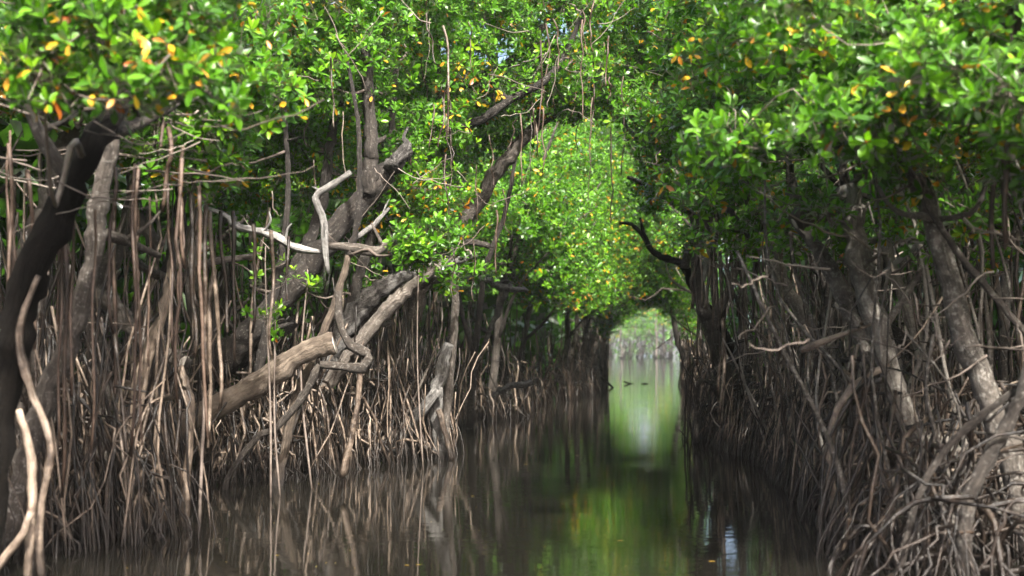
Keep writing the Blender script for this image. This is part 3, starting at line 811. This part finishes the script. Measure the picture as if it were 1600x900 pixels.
nleafobj = 0
for ti, t in enumerate(TREES):
    if not LEAVES[ti]: continue
    pos, X, Y, Z, ln, tint = [np.concatenate([x[k] for x in LEAVES[ti]]) for k in range(6)]
    px, py = pix(pos)
    dep = pos[:, 1]
    inf = (px > 2) & (px < 1598) & (py > 2) & (py < 898)
    vis = np.zeros(len(pos), bool)
    vis[inf] = dep[inf] < zb[(py[inf] / cell).astype(int), (px[inf] / cell).astype(int)] + 0.12
    single = np.zeros(len(pos), bool)
    if t.D < NEAR_D:
        cand = np.where(vis & (ln * F / dep > 10))[0]
        cand = cand[np.argsort(dep[cand] / ln[cand])][:290]
        single[cand] = True
    bulk = ~single
    lod = np.where(ln > 0.14, 2, np.where(dep < 13, 0, np.where(dep < 30, 1, 2)))
    Vs, Fs, Ts, off = [], [], [], 0
    for lv, LVt, LFt in ((0, LV8, LF8), (1, LV4, LF4), (2, LV2, LF2)):
        s = bulk & (lod == lv)
        if not s.any(): continue
        V = pos[s][:, None] + ln[s][:, None, None] * (LVt[None, :, 0:1] * X[s][:, None] + LVt[None, :, 1:2] * Y[s][:, None] + LVt[None, :, 2:3] * Z[s][:, None])
        k = s.sum()
        Fs.append((np.arange(k)[:, None, None] * len(LVt) + LFt[None]).reshape(-1, 3) + off)
        Vs.append(V.reshape(-1, 3)); Ts.append(np.repeat(tint[s], len(LVt))); off += k * len(LVt)
    if not Vs: continue
    crown = link('crown', mesh_data('crown', np.vstack(Vs) - t.base, np.vstack(Fs), np.concatenate(Ts)), M_leaf, t.root)
    crown['kind'] = 'stuff'
    for i in np.where(single)[0]:
        k = int(np.argmin(abs(tints - tint[i])))
        o = bpy.data.objects.new('leaf', leaf_me[k])
        m = Matrix((tuple(X[i]), tuple(Y[i]), tuple(Z[i]))).transposed()
        o.rotation_euler = m.to_euler()
        o.location = pos[i] - t.base
        o.scale = (ln[i],) * 3
        o.parent = crown
        col.objects.link(o)
        nleafobj += 1

# ------------------------------------------------------------------ roots
def near_tree(p, maxd=1e9):
    d2 = np.hypot(tb[:, 0] - p[0], tb[:, 1] - p[1])
    return TREES[int(np.argmin(d2))]


def put_root(t, P, rad, sides, name='prop_root', mat=None, tint=None, force_join=False):
    V, Q, C = tube(P, rad, sides, 0.06)
    tint = float(rng.choice([rng.uniform(0, .25), rng.uniform(.2, .6), rng.uniform(.65, 1)], p=[0.52, 0.24, 0.24])) if tint is None else tint
    d = P[:, 1].mean()
    if d < 9 and P[:, 0].mean() > 0: tint *= 0.45      # shade painted into near right-bank roots and stems, which no canopy covers
    if d < NEAR_D and t.nroot < 280 and not force_join:
        link(name, mesh_data(name, V - t.base, [Q, C], np.full(len(V), tint)), mat or M_root, t.root)
        t.nroot += 1
    else:
        t.rootjoin.add(V, Q, C, tint)


def bank_pt(side, d, u):
    return (left(d) - u) if side < 0 else (right(d) + u)


def drop_root(side, d, u, ztop, r, slant=0.25):
    x = bank_pt(side, d, u)
    slant = slant * min(1.0, ztop / 1.8)
    top = np.array((x + np.clip(rng.normal(), -1.6, 1.6) * slant, d + np.clip(rng.normal(), -1.6, 1.6) * slant, ztop))
    bot = np.array((x, d, -0.22))
    n = 6
    f = np.linspace(0, 1, n)[:, None]
    P = top * (1 - f) + bot * f
    P[1:-1] += rng.normal(size=(n - 2, 3)) * np.array((0.042, 0.042, 0)) * (0.6 + ztop / 2)
    P = spline(P, 9)
    rad = r * np.linspace(0.85, 1.15, 9) * (1 + 0.1 * rng.normal(size=9))
    t = near_tree(bot)
    put_root(t, P, rad, 6 if d < 13 else 5)
    if rng.random() < 0.35:        # forked foot
        k = rng.integers(4, 7)
        a = rng.uniform(0, 6.28)
        s = P[k]
        e = np.array((s[0] + math.cos(a) * 0.28, s[1] + math.sin(a) * 0.28, -0.22))
        Q_ = spline([s, (s + e) / 2 + (0.5 * (e - s) * np.array((0.5, 0.5, 0))), e], 6)
        put_root(t, Q_, r * 0.8, 5)


def arch_root(side, d, u, z0, reach, r, ang, bow=0.35):
    x = bank_pt(side, d, u)
    s = np.array((x, d, z0))
    e = np.array((x + math.cos(ang) * reach, d + math.sin(ang) * reach, -0.22))
    e[0] = min(e[0], left(e[1]) + 0.12) if side < 0 else max(e[0], right(e[1]) - 0.12)
    f = np.linspace(0, 1, 9)[:, None]
    h = (1 - f)
    out = f ** 0.62
    P = np.hstack([s[0] + (e[0] - s[0]) * out, s[1] + (e[1] - s[1]) * out, z0 * (1 - f ** 1.9) + bow * f * (1 - f) * z0 - 0.22 * f])
    P[1:-1] += rng.normal(size=(7, 3)) * 0.022
    rad = r * np.linspace(1.2, 0.9, 9) * (1 + 0.1 * rng.normal(size=9))
    t = near_tree(s)
    put_root(t, P, rad, 6 if d < 13 else 5)
    if rng.random() < 0.4:
        k = rng.integers(3, 6); a = ang + rng.normal() * 0.9
        e2 = np.array((P[k, 0] + math.cos(a) * reach * 0.5, P[k, 1] + math.sin(a) * reach * 0.5, -0.22))
        e2[0] = min(e2[0], left(e2[1]) + 0.15) if side < 0 else max(e2[0], right(e2[1]) - 0.15)
        Q_ = spline([P[k], P[k] * .45 + e2 * .55 + np.array((0, 0, 0.18 * z0)), e2], 7)
        put_root(t, Q_, r * 0.8, 5)


def stick(side, d, u, z, L, r, mat=None, tint=None):
    x = bank_pt(side, d, u)
    a = rng.uniform(0, 6.28); el = rng.normal() * 0.7
    v = np.array((math.cos(a) * math.cos(el), math.sin(a) * math.cos(el), math.sin(el))) * L
    c = np.array((x, d, z))
    P = spline([c - v / 2, c + rng.normal(size=3) * 0.06 * L, c + v / 2], 6)
    P[:, 2] = np.maximum(P[:, 2], 0.0)
    put_root(near_tree(c), P, np.linspace(r * 1.2, r * 0.6, 6), 5, 'dead_twig', mat or (M_grey if rng.random() < .3 else M_root), tint)


def rad_():
    return rng.choice([0.006, 0.008, 0.0105, 0.014, 0.019], p=[0.22, 0.32, 0.27, 0.14, 0.05])


def fan(side, d, u, z, n, spread, r):
    """several roots spreading from one foot of a limb"""
    hub = np.array((bank_pt(side, d, u), d, z))
    t = near_tree(hub)
    a0 = rng.uniform(0, 6.28)
    for k in range(n):
        a = a0 + k * 6.28 / n + rng.normal() * 0.5
        sp = spread * rng.uniform(0.4, 1.3)
        e = np.array((hub[0] + math.cos(a) * sp, hub[1] + math.sin(a) * sp, -0.22))
        e[0] = min(e[0], left(e[1]) + 0.2) if side < 0 else max(e[0], right(e[1]) - 0.2)
        s_ = hub + np.array((0.06 * rng.normal(), 0.06 * rng.normal(), rng.uniform(-0.5, 0.3) * z))
        m1 = s_ * .62 + e * .38 + np.array((math.cos(a), math.sin(a), 0)) * sp * rng.uniform(0.0, 0.35) + rng.normal(size=3) * 0.03
        m2 = s_ * .25 + e * .75 + np.array((math.cos(a), math.sin(a), 0)) * sp * rng.uniform(-0.05, 0.25) + rng.normal(size=3) * 0.03
        P = spline([s_, m1, m2, e], 9)
        put_root(t, P, r * rng.uniform(0.6, 1.3) * np.linspace(1.1, 0.85, 9) * (1 + 0.12 * rng.normal(size=9)), 6 if d < 13 else 5)


def lean_stem(side, d, u, h, r, lean):
    x = bank_pt(side, d, u)
    b = np.array((x, d, -0.05))
    e = b + np.array((-side * lean, rng.normal() * 0.5, h))
    m1 = b * .65 + e * .35 + rng.normal(size=3) * 0.10; m2 = b * .3 + e * .7 + rng.normal(size=3) * 0.12
    P = spline([b, m1, m2, e], 12)
    put_root(near_tree(b), P, r * np.linspace(1.2, 0.6, 12) * (1 + 0.08 * rng.normal(size=12)), 7, 'stem', M_pale if side > 0 else M_grey, rng.uniform(0.2, 1.0))


# left bank: drop roots, fans and arches
for k in range(310):
    d = rng.uniform(8.2, 17.8)
    drop_root(-1, d, abs(rng.normal()) * 1.1, np.clip(rng.normal(1.7, 0.7), 0.4, 3.1) * (1 if d < 12.5 else 0.62), rad_(), slant=rng.choice([0.2, 0.45, 0.8]))
for k in range(105):
    d = rng.uniform(8.6, 17.6)
    fan(-1, d, abs(rng.normal()) * 0.9 + 0.15, rng.uniform(0.5, 2.2), rng.integers(4, 9), rng.uniform(0.2, 0.55), rad_())
for k in range(480):
    d = rng.uniform(8.6, 17.8)
    arch_root(-1, d, rng.uniform(0.1, 1.6), rng.uniform(0.25, 1.2), rng.uniform(0.25, 0.8), rad_(), rng.uniform(-2.6, 1.2))
for k in range(110):
    stick(-1, rng.uniform(8.5, 17.5), rng.uniform(0.2, 1.5), rng.uniform(0.1, 1.6), rng.uniform(0.4, 1.1), rng.uniform(0.005, 0.012))
for k in range(36):
    lean_stem(-1, rng.uniform(8, 17.5), rng.uniform(0.2, 2.2), rng.uniform(1.6, 3.4), rng.uniform(0.010, 0.024), rng.normal() * 0.7)
for k in range(95):
    lean_stem(1, rng.uniform(8.5, 18.5), rng.uniform(0.1, 2.2), rng.uniform(1.5, 3.6), rng.uniform(0.008, 0.022), min(0.9, abs(rng.normal()) * 0.6 + 0.05))
for k in range(75):
    d = rng.uniform(8.2, 19)
    fan(1, d, rng.uniform(0.2, 1.2), rng.uniform(0.4, 1.4), rng.integers(4, 8), rng.uniform(0.25, 0.6), rad_())
# right bank: arching, tangled
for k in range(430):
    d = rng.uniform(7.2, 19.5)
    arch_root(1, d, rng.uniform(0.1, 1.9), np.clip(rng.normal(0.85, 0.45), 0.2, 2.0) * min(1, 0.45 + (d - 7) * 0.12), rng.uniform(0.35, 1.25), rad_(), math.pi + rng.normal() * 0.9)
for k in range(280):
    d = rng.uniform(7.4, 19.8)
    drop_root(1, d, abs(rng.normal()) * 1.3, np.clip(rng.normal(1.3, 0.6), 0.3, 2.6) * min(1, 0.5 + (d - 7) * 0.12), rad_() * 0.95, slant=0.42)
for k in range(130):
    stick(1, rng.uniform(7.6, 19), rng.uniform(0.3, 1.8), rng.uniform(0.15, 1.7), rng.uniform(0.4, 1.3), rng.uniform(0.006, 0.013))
# stacked slanting roots at the right-hand water edge
for k in range(150):
    d = rng.uniform(13.5, 19)
    arch_root(1, d, rng.uniform(0.2, 0.9), rng.uniform(0.3, 1.0), rng.uniform(0.5, 1.0), rad_(), math.pi + rng.uniform(-0.2, 0.9), bow=0.1)
# further along
for side, n in ((-1, 900), (1, 520)):
    for k in range(n):
        d = 17.5 + 50 * rng.random() ** 1.5 if side < 0 else 19.5 + 45 * rng.random() ** 1.4
        r = rad_() * (1.15 + 0.012 * d)
        if rng.random() < 0.6: drop_root(side, d, abs(rng.normal()) * 0.9, np.clip(rng.normal(1.35, 0.5), 0.4, 2.4), r)
        else: arch_root(side, d, rng.uniform(0, 0.9), rng.uniform(0.3, 1.3), rng.uniform(0.3, 0.9), r, (0 if side < 0 else math.pi) + rng.normal() * 0.9)
for side in (-1, 1):
    for k in range(420):
        d = rng.uniform(60, 190)
        arch_root(side, d, rng.uniform(-0.3, 2.0), rng.uniform(0.8, 3.2), rng.uniform(0.5, 1.6), 0.035 + 0.0002 * d, (0 if side < 0 else math.pi) + rng.normal() * 0.9)
for k in range(240):     # pale tangle of roots at the far end
    x = rng.uniform(12, 52); d = rng.uniform(222, 262)
    b = np.array((x, d, rng.uniform(2, 6.5))); a = rng.uniform(0, 6.28)
    e = b + np.array((math.cos(a) * 1.5, math.sin(a) * 1.5, 0)); e[2] = -0.1
    TREES[int(np.argmin(np.hypot(tb[:, 0] - x, tb[:, 1] - d)))].rootjoin.add(*tube(spline([b, b * .4 + e * .6 + (0, 0, .8), e], 5), 0.08, 4), rng.uniform(0.0, 0.25))
# gloom behind: roots and thin trunks of the inner forest
for side, n in ((-1, 700), (1, 600)):
    for k in range(n):
        d = rng.uniform(7, 40)
        drop_root(side, d, rng.uniform(2.2, 7.5), rng.uniform(0.8, 3.6), rng.uniform(0.012, 0.03), slant=0.5)

# hanging aerial roots from the branches
def aerial(px, y0, y1, D, w, sway=6):
    n = 7
    f = np.linspace(0, 1, n)
    xs = px + np.cumsum(rng.normal(size=n)) * sway * 0.5
    P = np.array([W(xs[i], y0 + (y1 - y0) * f[i], D + 0.04 * rng.normal()) for i in range(n)])
    P = spline(P, 10)
    P[:, 2] = np.maximum(P[:, 2], -0.05)
    r = w / 2 / F * D
    t = min((t for t in TREES if t.D < NEAR_D + 4), key=lambda t: np.hypot(t.base[0] - P[0, 0], t.base[1] - P[0, 1]))
    put_root(t, P, np.linspace(r * 1.1, r * 0.8, 10), 5, 'aerial_root', M_air, rng.uniform(0.2, 0.8))


for a in [(1580, -10, 380, 7.2, 11), (1588, 0, 330, 7.3, 9), (1566, 120, 390, 7.6, 8), (1548, 200, 420, 7.7, 9), (1475, -10, 70, 7.4, 10),
          (1368, -10, 175, 7.8, 10), (1362, 100, 260, 8.0, 7), (1210, -10, 120, 9.5, 9), (1356, 180, 280, 8.2, 6),
          (690, 40, 210, 13.5, 4), (668, 20, 100, 13.8, 3), (697, 120, 230, 13.5, 3), (703, 200, 260, 13.6, 3), (520, 90, 200, 12, 3),
          (245, 110, 230, 8.4, 7), (262, 200, 330, 8.5, 8), (285, 230, 420, 9.0, 6), (300, 300, 560, 9.6, 8), (318, 320, 600, 9.8, 7),
          (330, 330, 640, 10, 7), (345, 330, 520, 10.3, 6), (365, 330, 580, 10.6, 6), (338, 420, 700, 10.2, 7), (310, 330, 480, 9.8, 6), (392, 350, 520, 11, 6), (425, 360, 560, 11.5, 6), (445, 370, 470, 12, 5),
          (1090, 330, 480, 16, 4), (1120, 340, 520, 16, 4), (1140, 320, 470, 16, 5), (1165, 330, 540, 15, 5), (1178, 310, 520, 15, 5), (1188, 330, 470, 15, 6), (1205, 340, 600, 14, 6), (1225, 360, 560, 13, 6)]:
    aerial(*a)
for k in range(26):
    x = rng.uniform(0, 330)
    y0 = rng.uniform(200, 330)
    aerial(x, y0, y0 + rng.uniform(150, 480), rng.uniform(7.6, 10.5), rng.uniform(3.5, 7), 7)
for k in range(45):
    x = rng.uniform(1080, 1600)
    y0 = rng.uniform(310, 420)
    aerial(x, y0, y0 + rng.uniform(80, 300), 16.5 - (x - 1080) / 520 * 7 + rng.uniform(0, 2), rng.uniform(3.5, 7), 7)
for k in range(60):
    x = rng.uniform(400, 1000)
    y0 = rng.uniform(0, 400) if x < 800 else rng.uniform(0, 200)
    aerial(x, y0, y0 + rng.uniform(40, 160), rng.uniform(13, 19), rng.uniform(1.5, 3), 6)

# bare arching twigs under the left canopy and on the right
def bare_twig(t, a, b, sag, r):
    n = 9
    f = np.linspace(0, 1, n)[:, None]
    P = a * (1 - f) + b * f + np.array((0, 0, -sag)) * (4 * f * (1 - f)) + np.vstack([np.zeros((1, 3)), np.cumsum(rng.normal(size=(n - 1, 3)) * 0.012, 0)])
    V, Q, C = tube(P, np.linspace(r * 1.2, r * 0.5, n), 4, 0.05)
    t.twigs.add(V, Q, C, rng.uniform(0.2, 1.0))


for k in range(38):
    d = rng.uniform(7.3, 9.5)
    x, y = rng.uniform(40, 330), rng.uniform(150, 330)
    L = rng.uniform(60, 190)
    bare_twig(A if d < 8.2 else Dt, W(x, y, d), W(x + L * rng.choice((-1, 1)), y + rng.normal() * 28, d + rng.normal() * 0.3), rng.uniform(-0.02, 0.1), rng.uniform(0.003, 0.007))
for k in range(130):
    d = rng.uniform(7.5, 14)
    x, y = rng.uniform(1180, 1620), rng.uniform(250, 560)
    L = rng.uniform(50, 170); a = rng.uniform(0, 6.28)
    bare_twig(RB if d < 9.2 else RC if d < 11 else RDt, W(x, y, d), W(x + L * math.cos(a), y + L * 0.7 * math.sin(a), d + rng.normal() * 0.3), rng.uniform(-0.05, 0.08), rng.uniform(0.003, 0.008))
for k in range(150):
    d = rng.uniform(12.5, 20)
    x, y = rng.uniform(380, 1150), rng.uniform(20, 420)
    if 780 < x < 1000 and y > 230: continue
    L = rng.uniform(40, 120); a = rng.uniform(0, 6.28)
    t = (E if d < 13.8 else Ft if d < 15 else G if d < 17 else I) if x < 900 else (RE if d < 17 else RG)
    bare_twig(t, W(x, y, d), W(x + L * math.cos(a), y + L * math.sin(a), d + rng.normal() * 0.3), rng.uniform(-0.05, 0.1), rng.uniform(0.003, 0.007))

for t in TREES:
    o = t.twigs.build('twigs', M_twig, t.root, t.base)
    if o: o['kind'] = 'stuff'
    o = t.rootjoin.build('prop_roots', M_root, t.root, t.base)
    if o: o['kind'] = 'stuff'

# ------------------------------------------------------------------ saplings: leafy sprigs among the roots
def sapling(label, px, py, D, hpx, wpx, n):
    top = W(px, py - hpx / 2, D); h = hpx / F * D; w = wpx / F * D
    base = np.array((top[0] + 0.05, D, 0.0))
    t = Tree(label, base)
    t.root.name = 'mangrove_sapling'; t.root['category'] = 'sapling'
    mid = W(px, py, D)
    add_stem(t, [base + (0, 0, -0.05), base * .5 + mid * .5 + rng.normal(size=3) * 0.05, mid, top], [0.012, 0.010, 0.007, 0.004], 'stem', M_twig, sides=6, n=12)
    hubs = [mid + np.array((rng.uniform(-.5, .5) * w, rng.uniform(-.4, .4) * w, rng.uniform(-.5, .5) * h)) for _ in range(n)]
    for hb in hubs:
        s = np.array((mid[0], mid[1], hb[2] - 0.08))
        V, Q, C = tube(spline([s, (s + hb) / 2 + (0, 0, -0.01), hb], 5), [0.004, 0.0035, 0.003, 0.0028, 0.0025], 4)
        link('twig', mesh_data('twig', V - base, [Q, C], np.full(len(V), 0.5)), M_twig, t.root)
        pos, X, Y, Z, ln, tint, _ = rosettes(hb, 0.02, 1, 7, 0.085, 0.02)
        for i in range(len(pos)):
            k = int(np.argmin(abs(tints - min(tint[i] + 0.2, 0.82 if tint[i] < .87 else 1))))
            o = bpy.data.objects.new('leaf', leaf_me[k])
            o.rotation_euler = Matrix((tuple(X[i]), tuple(Y[i]), tuple(Z[i]))).transposed().to_euler()
            o.location = pos[i] - base; o.scale = (ln[i],) * 3; o.parent = t.root
            col.objects.link(o)


sapling('bright green leafy sprig left of the dark diagonal trunk', 415, 445, 12.2, 120, 60, 14)
sapling('small leafy sprig beside the sawn log end', 430, 505, 12.4, 50, 30, 5)
sapling('bright leafy spray in front of the tall blotched trunk foot', 655, 390, 15.0, 60, 110, 16)
sapling('leafy sprig at the left behind the hanging roots', 300, 285, 9.8, 60, 80, 9)
sapling('dim leafy sprig in the dark behind the right-hand roots', 1225, 500, 17, 30, 30, 4)
sapling('single lit sprig above the hook-shaped branch', 480, 440, 13.0, 40, 40, 5)

# ------------------------------------------------------------------ inner forest far behind, one mass
Vs, Fs, Ts, off = [], [], [], 0
for side in (-1, 1):
    n = 74000
    d = 2 + 190 * rng.random(n) ** 2.0
    u0 = np.interp(d, [0, 22, 42, 60], [6.5, 6.5, 3.2, 2.5])
    u = u0 + rng.random(n) * np.interp(d, [0, 60, 190], [5, 6, 20])
    x = np.where(side < 0, left(d) - u, right(d) + u)
    z = rng.random(n) ** 0.8 * 8.0
    pos = np.stack([x, d, z], 1)
    Y = norm(rng.normal(size=(n, 3))); Z = norm(rng.normal(size=(n, 3)) + (0, 0, 0.6)); X = norm(np.cross(Y, Z)); Z = np.cross(X, Y)
    ln = rng.uniform(0.3, 0.6, n) * (1 + d / 90)
    V = pos[:, None] + ln[:, None, None] * (LV2[None, :, 0:1] * X[:, None] + LV2[None, :, 1:2] * Y[:, None] + LV2[None, :, 2:3] * Z[:, None])
    Vs.append(V.reshape(-1, 3)); Fs.append((np.arange(n)[:, None, None] * 4 + LF2[None]).reshape(-1, 3) + off)
    Ts.append(np.repeat(rng.uniform(0, 0.4, n), 4)); off += n * 4
    n = 20000
    d = rng.uniform(14, 46, n)
    u = rng.uniform(5.5, 13, n)
    pos = np.stack([np.where(side < 0, left(d) - u, right(d) + u), d, rng.uniform(2.5, 9, n)], 1)
    Y = norm(rng.normal(size=(n, 3))); Z = norm(rng.normal(size=(n, 3)) + (0, 0, 0.6)); X = norm(np.cross(Y, Z)); Z = np.cross(X, Y)
    ln = rng.uniform(0.35, 0.7, n)
    V = pos[:, None] + ln[:, None, None] * (LV2[None, :, 0:1] * X[:, None] + LV2[None, :, 1:2] * Y[:, None] + LV2[None, :, 2:3] * Z[:, None])
    Vs.append(V.reshape(-1, 3)); Fs.append((np.arange(n)[:, None, None] * 4 + LF2[None]).reshape(-1, 3) + off)
    Ts.append(np.repeat(rng.uniform(0, 0.4, n), 4)); off += n * 4
# and at the far end
n = 9000
pos = np.stack([rng.uniform(-30, 130, n), rng.uniform(270, 330, n), rng.random(n) * 14], 1)
Y = norm(rng.normal(size=(n, 3))); Z = norm(rng.normal(size=(n, 3)) + (0, 0, 0.6)); X = norm(np.cross(Y, Z)); Z = np.cross(X, Y)
V = pos[:, None] + 1.6 * (LV2[None, :, 0:1] * X[:, None] + LV2[None, :, 1:2] * Y[:, None] + LV2[None, :, 2:3] * Z[:, None])
Vs.append(V.reshape(-1, 3)); Fs.append((np.arange(n)[:, None, None] * 4 + LF2[None]).reshape(-1, 3) + off); Ts.append(np.repeat(rng.uniform(0, 0.5, n), 4))
wood = link('inner_forest', mesh_data('inner_forest', np.vstack(Vs), np.vstack(Fs), np.concatenate(Ts)), M_leaf)
setp(wood, 'dense dark mangrove forest far back behind both banks', 'forest', kind='stuff')

# ------------------------------------------------------------------ floating leaves and sticks in the canal
FL = [(1119, 879, 'yellow floating leaf near the bottom of the picture, right of centre', 0.92, 14), (975, 846, 'orange floating leaf on the green reflection', 0.96, 11),
      (826, 726, 'pale floating leaf on the dark water left of the green reflection', 0.91, 8), (905, 712, 'tiny floating leaf on the water below the tunnel', 0.9, 6),
      (1060, 788, 'tiny yellow floating leaf by the dark right-hand reflection', 0.91, 6), (437, 869, 'yellow floating leaf alone at the lower left', 0.9, 8),
      (640, 885, 'left one of two floating leaves near the bottom edge', 0.92, 10), (658, 884, 'right one of two floating leaves near the bottom edge', 0.91, 10),
      (742, 776, 'small yellow floating leaf in mid canal, left of centre', 0.9, 7), (1240, 640, None, 0, 0)]
for x, y, lab, tn, w in FL:
    if not lab: continue
    D = F * CAMZ / (y - HOR)
    p = W(x, y, D); s = w / F * D
    o = bpy.data.objects.new('floating_leaf', leaf_me[int(np.argmin(abs(tints - tn)))])
    o.location = (p[0], p[1], 0.006); o.scale = (s, s, s * 0.3)
    o.rotation_euler = (0, 0, R(90) + rng.normal() * 0.5)
    col.objects.link(o); setp(o, lab, 'leaf', 'leaves floating on the canal')


n = 170
d = 8.2 + 34 * rng.random(n) ** 1.4
f = rng.random(n)
pos = np.stack([left(d) + 0.2 + (right(d) - left(d) - 0.4) * f, d, np.full(n, 0.004)], 1)
a = rng.random(n) * 6.28
X = np.stack([np.cos(a), np.sin(a), 0 * a], 1); Y = np.stack([-np.sin(a), np.cos(a), 0 * a], 1); Z = np.tile((0.0, 0.0, 1.0), (n, 1))
ln = rng.uniform(0.008, 0.022, n)
V = pos[:, None] + ln[:, None, None] * (LV4[None, :, 0:1] * 1.6 * X[:, None] + LV4[None, :, 1:2] * Y[:, None] + LV4[None, :, 2:3] * 0.2 * Z[:, None])
deb = link('floating_debris', mesh_data('floating_debris', V.reshape(-1, 3), (np.arange(n)[:, None, None] * 6 + LF4[None]).reshape(-1, 3), np.repeat(rng.uniform(0.86, 0.93, n), 6)), M_leaf)
setp(deb, 'tiny pale specks of leaf litter drifting on the canal', 'debris', kind='stuff')


def wood_stick(name, label, pts, mat):
    P, r = px_poly(pts)
    V, Q, C = tube(spline(P, 10), np.interp(np.linspace(0, 1, 10), np.linspace(0, 1, len(r)), r), 6, 0.1)
    o = link(name, mesh_data(name, V - P[0], [Q, C], np.full(len(V), 0.3)), mat, None, tuple(P[0]))
    setp(o, label, 'stick')


d0 = F * CAMZ / (600 - HOR)
wood_stick('floating_stick', 'short dark stick lying in the water below the tunnel mouth', [(975, 596, d0, 3), (986, 600, d0, 3), (996, 602, d0, 2)], M_trunk)
wood_stick('floating_stick', 'forked twig tip poking from the water below the tunnel mouth', [(998, 603, d0, 2), (1006, 599, d0, 2), (1013, 600.5, d0, 2)], M_trunk)
wood_stick('leaning_stick', 'bare stick slanting into the water from the left bank corner', [(926, 580, 49, 4), (942, 592, 49, 3), (958, 606, 48.5, 3)], M_trunk)
d1 = F * CAMZ / (688 - HOR)
wood_stick('water_twig', 'thin curved twig sticking out of the water near the right bank', [(1059, 670, d1, 2), (1066, 676, d1, 2), (1075, 689, d1, 2.5)], M_trunk)

# ------------------------------------------------------------------ humid air
hz = bpy.data.materials.new('humid_air'); hz.use_nodes = True
hn = hz.node_tree; hn.nodes.remove(hn.nodes['Principled BSDF'])
pv = hn.nodes.new('ShaderNodeVolumePrincipled')
pv.inputs['Color'].default_value = (0.93, 0.96, 0.95, 1)
pv.inputs['Density'].default_value = 0.0003
hn.links.new(pv.outputs[0], hn.nodes['Material Output'].inputs['Volume'])
x0, x1, y0, y1, z0, z1 = -710, 910, -12, 1005, -2.0, 18.0
hb = np.array([(x, y, z) for z in (z0, z1) for y in (y0, y1) for x in (x0, x1)])
haze = link('haze', mesh_data('haze', hb, np.array([(0, 2, 3, 1), (4, 5, 7, 6), (0, 1, 5, 4), (2, 6, 7, 3), (0, 4, 6, 2), (1, 3, 7, 5)]), smooth=False), hz)
setp(haze, 'thin pale humid air softening the far end of the tunnel', kind='stuff')

print('trees', len(TREES), 'clumps', len(clC), 'leaf objects', nleafobj, 'leaves', sum(len(p) for p in allp))
